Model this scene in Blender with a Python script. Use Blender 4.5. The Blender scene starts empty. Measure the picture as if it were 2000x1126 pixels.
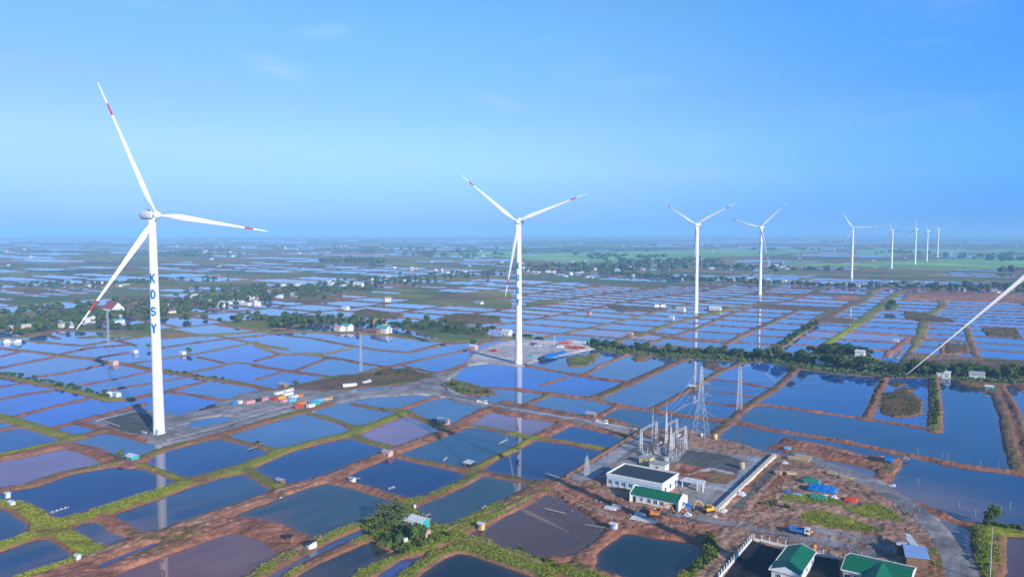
import bpy, math, random
import numpy as np
from mathutils import Vector, Matrix
random.seed(11)
rng = np.random.default_rng(5)
sc = bpy.context.scene
COL = sc.collection
# ---------------------------------------------------------------- camera and ground geometry
H = 101.0; F = 1500.0
PITCH = math.atan((563 - 453) / F)
cp, sp = math.cos(PITCH), math.sin(PITCH)
def P(x, y, z=0.0):
    """point of the photograph (2000 px wide) -> world point on the level z"""
    dx = (x - 1000) / F; dz = -(y - 563) / F
    d = (dx, cp + dz * sp, -sp + dz * cp)
    t = (H - z) / -d[2]
    return Vector((d[0] * t, d[1] * t, z))
def PV(px):
    a = np.array(px, float)
    dx = (a[:, 0] - 1000) / F; dz = -(a[:, 1] - 563) / F
    t = H / (sp - dz * cp)
    return np.stack([dx * t, (cp + dz * sp) * t], 1)
def PIX(X, Y, Z=0.0):
    zz = Z - H
    f = Y * cp - zz * sp; u = Y * sp + zz * cp
    return 1000 + F * X / f, 563 - F * u / f
U = Vector((.5592, .829, 0)); V = Vector((.829, -.5592, 0))     # axes of the dike grid
AU = math.atan2(U.y, U.x); AV = math.atan2(V.y, V.x)
cam = bpy.data.cameras.new('camera'); co = bpy.data.objects.new('camera', cam); COL.objects.link(co)
cam.sensor_width = 36; cam.lens = 27.0; cam.clip_start = 1; cam.clip_end = 80000
co.location = (0, 0, H); co.rotation_euler = (math.pi / 2 - PITCH, 0, 0); sc.camera = co
# ---------------------------------------------------------------- light
SUN_EL = math.radians(20.6)
sunv = Vector((.557 * math.cos(SUN_EL), -.8305 * math.cos(SUN_EL), math.sin(SUN_EL)))
l = bpy.data.lights.new('sun', 'SUN'); l.energy = 4.2; l.angle = math.radians(.55); l.color = (1, .93, .83)
lo = bpy.data.objects.new('sun', l); COL.objects.link(lo); lo.location = (0, 0, 300)
lo.rotation_euler = sunv.to_track_quat('Z', 'Y').to_euler()
w = bpy.data.worlds.new('World'); sc.world = w; w.use_nodes = True
nt = w.node_tree; N = nt.nodes; L = nt.links
for n in list(N): N.remove(n)
out = N.new('ShaderNodeOutputWorld'); bg = N.new('ShaderNodeBackground'); L.new(bg.outputs[0], out.inputs[0])
sky = N.new('ShaderNodeTexSky'); sky.sky_type = 'NISHITA'; sky.sun_disc = False
sky.sun_elevation = SUN_EL; sky.sun_rotation = math.atan2(sunv.x, sunv.y)
sky.altitude = 100; sky.air_density = 1.0; sky.dust_density = .35; sky.ozone_density = 2.5
tint = N.new('ShaderNodeMix'); tint.data_type = 'RGBA'; tint.blend_type = 'MULTIPLY'; tint.inputs[0].default_value = 1
L.new(sky.outputs[0], tint.inputs[6]); tint.inputs[7].default_value = SKYTINT = (.74, .98, 1.22, 1)
# deeper blue low over the horizon and away from the antisolar side
tcw = N.new('ShaderNodeTexCoord'); sx = N.new('ShaderNodeSeparateXYZ'); L.new(tcw.outputs['Generated'], sx.inputs[0])
def ramp(src, a, b_, ca, cb, prev):
    r = N.new('ShaderNodeMapRange'); r.interpolation_type = 'SMOOTHSTEP'; r.inputs[1].default_value = a; r.inputs[2].default_value = b_; L.new(src, r.inputs[0])
    c = N.new('ShaderNodeMix'); c.data_type = 'RGBA'; L.new(r.outputs[0], c.inputs[0]); c.inputs[6].default_value = (*ca, 1); c.inputs[7].default_value = (*cb, 1)
    m_ = N.new('ShaderNodeMix'); m_.data_type = 'RGBA'; m_.blend_type = 'MULTIPLY'; m_.inputs[0].default_value = 1; L.new(prev, m_.inputs[6]); L.new(c.outputs[2], m_.inputs[7]); return m_.outputs[2]
base_ = ramp(sx.outputs[2], 0, .13, (.46, .64, 1.2), (1.04, .98, 1.1), tint.outputs[2])
base_ = ramp(sx.outputs[2], .13, .28, (1, 1, 1), (1.0, 1.24, 1.04), base_)
base_ = ramp(sx.outputs[0], -.55, 0, (1.02, .90, 1), (1, 1, 1), base_)
base_ = ramp(sx.outputs[0], .05, .62, (1, 1.05, 1.1), (.50, .93, 1.45), base_)
# thin high cloud wisps
geo = N.new('ShaderNodeTexCoord'); mp = N.new('ShaderNodeMapping'); mp.inputs['Scale'].default_value = (1.0, 1.0, 4.0); mp.inputs['Location'].default_value = (.6, .15, .4)
L.new(geo.outputs['Generated'], mp.inputs[0])
nz = N.new('ShaderNodeTexNoise'); nz.inputs['Scale'].default_value = 4.2; nz.inputs['Detail'].default_value = 6; nz.inputs['Roughness'].default_value = .55
L.new(mp.outputs[0], nz.inputs[0])
cr = N.new('ShaderNodeMapRange'); cr.interpolation_type = 'SMOOTHSTEP'
cr.inputs[1].default_value = .52; cr.inputs[2].default_value = .80; cr.inputs[3].default_value = 0; cr.inputs[4].default_value = .12
L.new(nz.outputs[0], cr.inputs[0])
cm = N.new('ShaderNodeMix'); cm.data_type = 'RGBA'; L.new(cr.outputs[0], cm.inputs[0]); L.new(base_, cm.inputs[6])
cm.inputs[7].default_value = (5.2, 6.8, 9.0, 1)
last_ = cm.outputs[2]
def vmath(op, a, b_=None, c_=None):
    q = N.new('ShaderNodeMath'); q.operation = op
    for i_, v_ in enumerate((a, b_, c_)):
        if v_ is None: continue
        if isinstance(v_, (int, float)): q.inputs[i_].default_value = v_
        else: L.new(v_, q.inputs[i_])
    return q.outputs[0]
ax_ = vmath('DIVIDE', sx.outputs[0], vmath('MAXIMUM', sx.outputs[1], .05)); az_ = vmath('DIVIDE', sx.outputs[2], vmath('MAXIMUM', sx.outputs[1], .05))
nz2 = N.new('ShaderNodeTexNoise'); nz2.inputs['Scale'].default_value = 22; nz2.inputs['Detail'].default_value = 6; L.new(mp.outputs[0], nz2.inputs[0])
for cx_, cz_, wx_, wz_, slant, amt_ in ((-.30, .209, .035, .011, -.25, .55), (-.237, .255, .03, .008, .1, .45), (-.01, .166, .03, .008, -.2, .3), (.16, .19, .04, .008, .05, .25), (-.25, .10, .5, .018, -.06, .22), (.10, .075, .45, .010, .0, .12)):
    dx_ = vmath('SUBTRACT', ax_, cx_); dz_ = vmath('SUBTRACT', vmath('SUBTRACT', az_, cz_), vmath('MULTIPLY', dx_, slant))
    r2_ = vmath('ADD', vmath('POWER', vmath('ABSOLUTE', vmath('DIVIDE', dx_, wx_)), 2.0), vmath('POWER', vmath('ABSOLUTE', vmath('DIVIDE', dz_, wz_)), 2.0))
    g_ = vmath('MULTIPLY', vmath('EXPONENT', vmath('MULTIPLY', r2_, -1.0)), vmath('MULTIPLY', vmath('POWER', nz2.outputs[0], 1.6), amt_ * 1.25))
    mc = N.new('ShaderNodeMix'); mc.data_type = 'RGBA'; L.new(g_, mc.inputs[0]); L.new(last_, mc.inputs[6]); mc.inputs[7].default_value = (6.0, 7.4, 9.4, 1); last_ = mc.outputs[2]
L.new(last_, bg.inputs[0]); bg.inputs[1].default_value = .09
sc.view_settings.view_transform = 'Standard'; sc.view_settings.look = 'None'; sc.view_settings.gamma = 1; sc.view_settings.exposure = .42
cy = sc.cycles; cy.max_bounces = 6; cy.diffuse_bounces = 2; cy.glossy_bounces = 3; cy.transmission_bounces = 2; cy.volume_bounces = 2
cy.transparent_max_bounces = 8; cy.use_denoising = True; cy.sample_clamp_indirect = 6

# ---------------------------------------------------------------- materials
MATS = {}
def mat(name, col, rough=.7, var=.18, scale=.8, metal=0, spec=.3, objvar=0, stretch=None, bump=0):
    if name in MATS: return MATS[name]
    m = bpy.data.materials.new(name); m.use_nodes = True; n = m.node_tree.nodes; k = m.node_tree.links
    b = n['Principled BSDF']; b.inputs['Roughness'].default_value = rough; b.inputs['Metallic'].default_value = metal
    b.inputs['Specular IOR Level'].default_value = spec
    tc = n.new('ShaderNodeTexCoord'); mpg = n.new('ShaderNodeMapping'); k.new(tc.outputs['Object'], mpg.inputs[0])
    if stretch: mpg.inputs['Scale'].default_value = stretch
    no = n.new('ShaderNodeTexNoise'); no.inputs['Scale'].default_value = scale; no.inputs['Detail'].default_value = 5
    k.new(mpg.outputs[0], no.inputs[0])
    r = n.new('ShaderNodeMapRange'); r.inputs[1].default_value = .3; r.inputs[2].default_value = .7
    r.inputs[3].default_value = 1 - var; r.inputs[4].default_value = 1 + var; k.new(no.outputs[0], r.inputs[0])
    mx = n.new('ShaderNodeMix'); mx.data_type = 'RGBA'; mx.blend_type = 'MULTIPLY'; mx.inputs[0].default_value = 1
    mx.inputs[6].default_value = (*col, 1); last = r.outputs[0]
    if objvar:
        oi = n.new('ShaderNodeObjectInfo'); r2 = n.new('ShaderNodeMapRange'); r2.inputs[3].default_value = 1 - objvar; r2.inputs[4].default_value = 1 + objvar
        k.new(oi.outputs['Random'], r2.inputs[0]); mm = n.new('ShaderNodeMath'); mm.operation = 'MULTIPLY'
        k.new(last, mm.inputs[0]); k.new(r2.outputs[0], mm.inputs[1]); last = mm.outputs[0]
    k.new(last, mx.inputs[7]); k.new(mx.outputs[2], b.inputs['Base Color'])
    if bump:
        bp = n.new('ShaderNodeBump'); bp.inputs['Strength'].default_value = bump; bp.inputs['Distance'].default_value = .1
        k.new(no.outputs[0], bp.inputs['Height']); k.new(bp.outputs[0], b.inputs['Normal'])
    MATS[name] = m; return m
def roofmat(name, col, var=.12):
    """corrugated sheet: fine waves in the bump and faint dirt"""
    if name in MATS: return MATS[name]
    m = mat(name, col, .55, var, .5)
    n = m.node_tree.nodes; k = m.node_tree.links; tc = n.new('ShaderNodeTexCoord')
    wv = n.new('ShaderNodeTexWave'); wv.inputs['Scale'].default_value = 1.4; wv.inputs['Distortion'].default_value = 0
    k.new(tc.outputs['Object'], wv.inputs[0]); bp = n.new('ShaderNodeBump'); bp.inputs['Strength'].default_value = .35; bp.inputs['Distance'].default_value = .06
    k.new(wv.outputs[0], bp.inputs['Height']); k.new(bp.outputs[0], n['Principled BSDF'].inputs['Normal'])
    return m
M_WHITE = mat('turbine_white', (.80, .80, .79), .5, .06, .5, spec=.3, stretch=(1, 1, .06))
M_WALL = mat('white_plaster', (.68, .68, .65), .8, .14, .6)
M_CREAM = mat('cream_plaster', (.62, .55, .44), .85, .14, .9)
M_BLUEW = mat('pale_blue_paint', (.36, .52, .74), .8, .06, .7)
M_BLUEB = mat('blue_paint', (.14, .22, .55), .7, .08, .7)
M_GLASS = mat('window_glass', (.03, .05, .07), .12, .1, .5, spec=.6)
M_DARK = mat('dark_metal', (.035, .035, .04), .5, .2, 1)
M_STEEL = mat('galvanised_steel', (.50, .52, .54), .45, .12, .6, metal=.35)
M_CONC = mat('concrete', (.40, .38, .36), .9, .18, .5)
M_CONCD = mat('dark_concrete', (.16, .155, .15), .9, .2, .5)
M_GREENR = roofmat('green_roof', (.008, .15, .065))
M_WHITER = roofmat('white_roof', (.60, .61, .62))
M_GREYR = roofmat('grey_roof', (.34, .36, .40))
M_BLUER = roofmat('blue_grey_roof', (.26, .40, .66))
M_REDR = roofmat('red_roof', (.34, .09, .06))
M_TEALR = roofmat('teal_roof', (.10, .38, .38))
M_BLUER2 = roofmat('bright_blue_roof', (.04, .20, .52))
M_BROWNW = mat('brown_board', (.22, .12, .07), .9, .25, 1.2)
M_PINKW = mat('pink_plaster', (.58, .36, .28), .85, .14, 1)
M_YELLOWW = mat('yellow_plaster', (.62, .50, .20), .85, .12, 1)
M_RED = mat('red_paint', (.46, .06, .04), .5, .14, .8)
M_TRED = mat('tip_red', (.50, .03, .03), .5, .1, .3)
M_ORANGE = mat('orange_paint', (.58, .19, .04), .55, .14, .8)
M_YELLOW = mat('yellow_paint', (.62, .36, .03), .5, .16, .8)
M_CBLUE = mat('container_blue', (.04, .20, .50), .5, .12, .8)
M_LBLUE = mat('light_blue_paint', (.14, .42, .66), .5, .12, .8)
M_PINK = mat('faded_pink_paint', (.62, .30, .28), .6, .14, .8)
M_TEAL = mat('teal_paint', (.05, .38, .38), .6, .14, .8)
M_TARP = mat('blue_tarp', (.006, .15, .48), .45, .25, 1.6, bump=.8)
M_GTARP = mat('green_tarp', (.02, .22, .16), .5, .25, 1.6, bump=.8)
M_OTARP = mat('orange_tarp', (.70, .06, .01), .5, .25, 1.6, bump=.8)
M_WTARP = mat('white_cloth', (.74, .74, .74), .7, .12, 1.6, bump=.5)
M_WOOD = mat('weathered_wood', (.24, .17, .11), .9, .25, 1.5)
M_PWOOD = mat('pale_timber', (.50, .38, .22), .85, .25, 1.5)
M_BARK = mat('bark', (.09, .065, .045), .95, .3, 2)
M_LETTER = mat('letter_blue', (.01, .16, .34), .5, .05, 1)
M_RUB = mat('rubble', (.24, .19, .16), .95, .3, 1.1)
M_RUBR = mat('red_soil', (.27, .10, .06), .95, .3, 1.1)
M_SKIN = mat('skin', (.35, .20, .13), .6, .05, 1)
M_TYRE = mat('tyre_rubber', (.02, .02, .02), .85, .1, 1)
M_PORC = mat('insulator_porcelain', (.20, .08, .05), .25, .1, 1)

# ---------------------------------------------------------------- mesh builder
class MB:
    def __init__(s): s.v = []; s.f = []; s.mi = []; s.cur = 0
    def add(s, vs, fs):
        o = len(s.v); s.v += [tuple(q) for q in vs]
        for f in fs: s.f.append([o + i for i in f]); s.mi.append(s.cur)
        return s
    def box(s, c, size, rz=0.0, tilt=0.0):
        c = Vector(c); hx, hy, hz = size[0] / 2, size[1] / 2, size[2] / 2
        R = Matrix.Rotation(rz, 3, 'Z') @ Matrix.Rotation(tilt, 3, 'Y')
        vs = [c + R @ Vector((sx * hx, sy * hy, sz * hz)) for sz in (-1, 1) for sy in (-1, 1) for sx in (-1, 1)]
        return s.add(vs, [(0, 2, 3, 1), (4, 5, 7, 6), (0, 1, 5, 4), (2, 6, 7, 3), (0, 4, 6, 2), (1, 3, 7, 5)])
    def tube(s, a, b, r0, r1=None, n=8, cap=True):
        a = Vector(a); b = Vector(b); r1 = r0 if r1 is None else r1
        d = (b - a).normalized(); x = d.orthogonal().normalized(); y = d.cross(x)
        vs = []
        for p, r in ((a, r0), (b, r1)):
            for i in range(n):
                t = 2 * math.pi * i / n; vs.append(p + (x * math.cos(t) + y * math.sin(t)) * r)
        fs = [(i, (i + 1) % n, n + (i + 1) % n, n + i) for i in range(n)]
        if cap: fs += [tuple(range(n - 1, -1, -1)), tuple(range(n, 2 * n))]
        return s.add(vs, fs)
    def prism(s, pts, z0, z1):
        n = len(pts); vs = [(p[0], p[1], z0) for p in pts] + [(p[0], p[1], z1) for p in pts]
        return s.add(vs, [(i, (i + 1) % n, n + (i + 1) % n, n + i) for i in range(n)] + [tuple(range(n - 1, -1, -1)), tuple(range(n, 2 * n))])
    def lathe(s, prof, c=(0, 0, 0), n=16):
        vs = []; m = len(prof)
        for r, z in prof:
            for i in range(n):
                t = 2 * math.pi * i / n; vs.append((c[0] + r * math.cos(t), c[1] + r * math.sin(t), c[2] + z))
        fs = [(j * n + i, j * n + (i + 1) % n, (j + 1) * n + (i + 1) % n, (j + 1) * n + i) for j in range(m - 1) for i in range(n)]
        return s.add(vs, fs)
    def slab(s, quad, th):
        """thick sheet from 4 corners"""
        q = [Vector(p) for p in quad]; nn = (q[1] - q[0]).cross(q[3] - q[0]).normalized()
        if nn.z < 0: nn = -nn
        vs = q + [p - nn * th for p in q]
        return s.add(vs, [(0, 1, 2, 3), (7, 6, 5, 4), (0, 4, 5, 1), (1, 5, 6, 2), (2, 6, 7, 3), (3, 7, 4, 0)])
    def build(s, name, m, parent=None, smooth=False):
        me = bpy.data.meshes.new(name); me.from_pydata(s.v, [], s.f)
        for q in (m if isinstance(m, (list, tuple)) else [m]): me.materials.append(q)
        if any(s.mi): me.polygons.foreach_set('material_index', s.mi)
        if smooth: me.polygons.foreach_set('use_smooth', [True] * len(me.polygons))
        me.update(); o = bpy.data.objects.new(name, me); COL.objects.link(o)
        if parent: o.parent = parent
        return o
def tag(o, label=None, cat=None, group=None, kind=None):
    if label: o['label'] = label
    if cat: o['category'] = cat
    if group: o['group'] = group
    if kind: o['kind'] = kind
    return o
def empty(name, loc, rz=0, **k):
    o = bpy.data.objects.new(name, None); o.empty_display_size = 1; COL.objects.link(o)
    o.location = loc; o.rotation_euler = (0, 0, rz); tag(o, **k); return o
KIDS = {}
def kids(o):
    return [c for c in COL.objects if c.parent == o]
def proto(root):
    """remember a finished thing's family, so that copying it is quick"""
    def walk(o): return (o, [walk(c) for c in kids(o)])
    return walk(root)
def dup(tree, loc, rz=0, sc_=None, **k):
    def cp_(t, par):
        c = t[0].copy(); COL.objects.link(c)
        if par: c.parent = par
        for q in t[1]: cp_(q, c)
        return c
    r = cp_(tree, None); r.location = loc; r.rotation_euler = (0, 0, rz)
    if sc_: r.scale = sc_ if isinstance(sc_, (tuple, list)) else (sc_,) * 3
    tag(r, **k); return r
# ---------------------------------------------------------------- the land: dikes, ponds, roads
# kinds of ground: base colour, cover colour, cover amount
KIND = {
 'red':   ((.34, .145, .085), (.13, .12, .035), .10),
 'mix':   ((.29, .145, .075), (.17, .17, .030), .46),
 'olive': ((.25, .145, .070), (.18, .19, .040), .70),
 'green': ((.27, .150, .060), (.25, .25, .030), .80),
 'scrub': ((.19, .140, .070), (.10, .14, .040), .72),
 'brown': ((.20, .120, .075), (.12, .11, .035), .35),
 'bshrub':((.21, .115, .055), (.12, .09, .030), .55),
 'grav':  ((.30, .265, .25), (.13, .13, .07), .08),
 'pale':  ((.46, .40, .37), (.2, .2, .1), .0),
 'conc':  ((.34, .33, .34), (.15, .14, .1), .06),
 'dark':  ((.12, .12, .11), (.10, .09, .05), .15),
 'asph_shade':  ((.030, .030, .034), (.05, .05, .03), .0),  # asphalt, darkened by shade painted into its colour
 'site':  ((.36, .205, .135), (.16, .13, .07), .28),
 'rice':  ((.18, .30, .10), (.21, .35, .10), .8),
 'track': ((.44, .26, .17), (.2, .15, .08), .0),
 'pea':   ((.16, .19, .04), (.24, .28, .02), .9),
 'road':  ((.26, .235, .23), (.16, .14, .11), .10),
}
# traced dikes: (kind, width m, points in photo pixels)
DK = [
('green',8.5,[(-60,796),(0,813),(60,831),(130,853),(155,855)]),('olive',7,[(150,853),(200,842),(240,838)]),
('green',7,[(-60,902),(0,888),(60,876),(125,863),(150,853)]),('red',9,[(-60,910),(0,896),(60,884),(130,869),(175,878),(215,897)]),
('mix',7.5,[(-60,972),(0,957),(60,947),(125,925),(190,912),(240,903),(275,894),(325,876),(380,862),(425,851),(500,829),(590,803),(640,790)]),
('green',5.5,[(262,905),(300,917),(361,938)]),
('green',11,[(95,1030),(190,1003),(290,971),(361,944),(400,933),(445,922)]),
('green',9,[(445,922),(490,907),(550,881),(612,864),(680,849),(708,838),(750,822),(790,806)]),
('green',8.5,[(-50,985),(0,985),(25,986),(63,1004),(95,1026)]),
('green',8,[(-50,1083),(0,1067),(50,1051),(95,1040)]),
('green',8.5,[(95,1030),(125,1046),(155,1062),(180,1078)]),('green',6.5,[(190,1078),(135,1103),(62,1124),(20,1140)]),
('red',9.5,[(40,1148),(100,1122),(175,1092),(275,1056),(375,1022),(500,979),(575,952),(655,929),(750,889),(826,860),(876,842),(946,802),(990,795)]),
('red',5,[(60,1158),(175,1104),(275,1067),(375,1035),(440,1015)]),
('red',13,[(130,1150),(200,1113),(300,1075),(400,1041),(470,1022),(520,1036),(560,1052),(580,1066)]),
('red',6,[(655,933),(664,941),(720,956),(785,977)]),
('olive',6.5,[(795,985),(825,976),(875,957),(925,931),(925,921)]),
('mix',5,[(757,887),(775,891),(825,901),(900,917),(925,921)]),
('olive',6,[(478,915),(503,930),(540,950),(556,957)]),
('olive',5.5,[(684,848),(725,864),(762,873)]),
('olive',5,[(432,853),(500,870),(545,881)]),
('red',6.5,[(198,1008),(240,1034),(287,1051)]),
('olive',7,[(455,1150),(520,1110),(583,1077),(650,1047),(700,1027),(735,1012),(770,996),(795,985)]),
('mix',4.5,[(540,1150),(567,1123),(607,1099),(660,1075),(712,1053),(735,1045)]),
('mix',11,[(850,1040),(888,1036),(950,1008),(1000,984),(1040,962),(1075,945)]),
('olive',7,[(680,1150),(720,1115),(770,1087),(825,1066),(870,1052)]),
('olive',6,[(760,1160),(800,1120),(850,1086),(890,1072),(925,1075),(1000,1099),(1060,1120),(1100,1150)]),
('mix',8,[(880,1052),(940,1062),(975,1078),(1020,1094),(1070,1108),(1140,1125),(1200,1150)]),
('brown',6,[(925,921),(960,926),(1000,933),(1045,944)]),
('red',5.5,[(1205,1034),(1150,1079),(1140,1097),(1135,1120)]),
('red',4,[(1120,1110),(1170,1120),(1230,1140)]),
('red',12,[(1085,950),(1150,985),(1205,1022),(1280,1036),(1350,1046),(1385,1052)]),
('red',5,[(1140,1095),(1120,1090),(1080,1092)]),
('green',6,[(1383,1056),(1392,1080),(1380,1100),(1340,1130)]),
# centre, left of the substation
('green',5.5,[(925,918),(963,895),(1000,879),(1035,859)]),('green',5.5,[(1000,846),(1035,854),(1100,863),(1175,876),(1210,880)]),
('olive',4.5,[(885,833),(936,833),(1000,846)]),
('red',9,[(1058,850),(1105,826),(1120,820)]),('red',7,[(960,800),(1000,808),(1100,822),(1170,838),(1245,858)]),
('red',7,[(985,786),(1000,789),(1050,797),(1138,813),(1190,820),(1245,838)]),
('olive',6,[(690,833),(708,838)]),('olive',4.5,[(595,805),(640,816),(690,834)]),('olive',5,[(690,789),(730,797),(780,802),(800,806)]),
('mix',6,[(790,806),(830,820),(865,834),(880,842)]),('red',5,[(778,801),(833,781),(870,772)]),
('mix',5,[(1025,790),(1075,770)]),('red',4.5,[(1165,815),(1200,796)]),
('red',6,[(880,752),(940,757),(1000,759),(1075,769),(1158,779),(1225,795),(1300,806),(1388,819),(1430,822),(1500,838),(1600,853),(1750,883),(1875,909),(1975,922),(2060,938)]),
('brown',8.5,[(1158,778),(1230,748),(1313,710),(1350,697)]),
('red',6,[(860,728),(900,715),(950,704),(1000,708),(1075,723),(1138,734),(1195,743),(1232,746)]),
('red',4.5,[(1138,733),(1175,713),(1225,692)]),('red',3.5,[(1056,752),(1110,736)]),
('brown',5,[(1278,797),(1325,772),(1370,748),(1400,728),(1463,703),(1480,696)]),
('red',3,[(1385,740),(1440,745),(1500,757)]),('red',3,[(1375,760),(1468,774)]),('red',3,[(1376,784),(1440,794)]),
('brown',6,[(1390,852),(1428,820),(1475,782),(1500,768),(1525,750),(1548,727),(1565,712)]),
('red',4,[(1440,790),(1500,791),(1600,805),(1695,818),(1820,838)]),
('olive',7,[(1825,842),(1828,795),(1824,760),(1824,738)]),('red',5.5,[(1693,818),(1713,772),(1730,733)]),
('brown',6,[(1885,636),(1905,690),(1925,722),(1943,768),(1963,815),(1972,865),(1988,922)]),
('brown',4.5,[(1947,745),(1962,765),(1984,800),(2002,858),(2020,925)]),
('red',3.5,[(1525,872),(1503,873)]),
('red',6,[(1790,984),(1850,1010),(1888,1024),(1940,1032),(2000,1038),(2090,1046)]),
# left field behind the first turbine
('mix',7.5,[(-50,672),(0,680),(75,688),(125,695),(175,700),(213,708),(250,712),(295,722),(350,729),(400,738),(438,743),(500,755),(560,768)]),
('green',8.5,[(-50,722),(0,733),(63,746),(125,758),(175,770),(213,781),(255,780)]),
('red',4.5,[(-50,728),(0,718),(75,703),(120,694)]),('red',4,[(-50,703),(0,696),(33,688)]),
('red',4,[(63,737),(125,728),(175,718),(213,709)]),('red',3.5,[(160,752),(225,740),(288,726)]),
('red',3.5,[(205,764),(238,757),(300,747),(363,736)]),('red',5,[(255,779),(325,764),(400,745)]),
('red',4.5,[(325,764),(375,771),(440,782)]),('brown',4,[(-50,765),(0,755),(50,747)]),
('mix',4.5,[(-50,790),(0,780),(45,770),(97,763)]),('red',5,[(-30,828),(25,815),(100,795),(165,779)]),
('red',6,[(115,833),(200,811),(263,794),(280,790)]),('mix',4.5,[(-50,850),(0,840),(40,832)]),
('red',6,[(165,828),(225,842),(288,860)]),
('olive',4.5,[(50,665),(113,671),(163,675),(213,666),(275,658)]),('brown',4,[(125,690),(175,679),(250,673)]),
('brown',3.5,[(197,697),(250,688)]),('olive',4,[(263,709),(325,699),(388,690),(463,675),(500,668)]),
('brown',4,[(388,697),(438,709)]),('green',4.5,[(355,730),(413,719),(463,707),(500,712)]),
('brown',4,[(225,664),(263,674)]),('brown',4,[(315,679),(375,670),(425,663),(500,655)]),
('olive',5,[(315,661),(375,653),(425,656),(500,671),(560,682)]),
('green',6,[(500,675),(550,692),(600,690),(640,698)]),('brown',4,[(500,704),(550,691)]),
('mix',6.5,[(500,714),(575,726),(650,736),(700,731),(748,718)]),('brown',4,[(580,722),(640,699)]),
('brown',5.5,[(640,697),(713,710),(758,717),(800,707),(913,683),(945,668),(985,662)]),
('brown',5,[(560,655),(608,660),(675,673),(738,683),(795,688),(813,684),(875,671),(920,668)]),
('green',5,[(600,692),(640,690),(686,679)]),
('brown',4,[(788,714),(848,728),(880,724)]),('red',4,[(500,741),(547,727)]),
('olive',5.5,[(558,757),(600,749),(640,738),(660,736)]),('olive',6,[(500,769),(540,765),(575,757)]),
('brown',4,[(555,648),(500,657)]),('brown',4,[(813,685),(850,675),(880,668)]),
# right upper field
('pea',9,[(1583,700),(1610,675),(1645,652),(1675,633)]),('olive',8,[(1675,633),(1710,606),(1735,585),(1765,565)]),
('scrub',8,[(1520,680),(1560,650),(1595,630)]),('red',7,[(1480,702),(1500,695),(1530,668)]),('brown',8,[(1595,630),(1660,595),(1690,575)]),
('olive',8,[(1250,656),(1300,635),(1340,624),(1370,617)]),('olive',7,[(1370,617),(1440,600),(1500,590)]),
('brown',9,[(1200,668),(1250,648)]),('brown',8,[(1415,672),(1470,645),(1560,605)]),
('red',6,[(1715,735),(1735,690),(1775,660)]),('red',5,[(1700,735),(1712,700)]),
('red',4,[(1735,683),(1790,690),(1840,694),(1905,700)]),('red',4,[(1640,675),(1700,683),(1735,683)]),
('red',4,[(1670,645),(1740,652),(1810,660)]),('red',4,[(1775,655),(1850,662),(1895,668)]),
('red',4,[(1785,690),(1788,720)]),('red',4.5,[(1840,672),(1845,700),(1850,725)]),
('brown',5,[(1270,652),(1340,664),(1400,668)]),
# dikes just outside the picture that close the outer ponds
('mix',7,[(-70,650),(-62,760),(-58,850),(-62,960),(-66,1080),(-70,1200)]),('red',7,[(2078,745),(2075,850),(2070,940),(2078,1040),(2085,1200)]),('red',8,[(-70,1165),(400,1160),(900,1165),(1400,1160),(2090,1165)]),
# borders between traced and open field
('olive',14,[(-100,668),(50,657),(113,644),(200,646),(275,652),(330,658),(430,653),(500,648),(620,648),(700,650),(760,653),(830,663),(890,668),(950,664),(1000,660),(1060,664)]),
]
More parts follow.
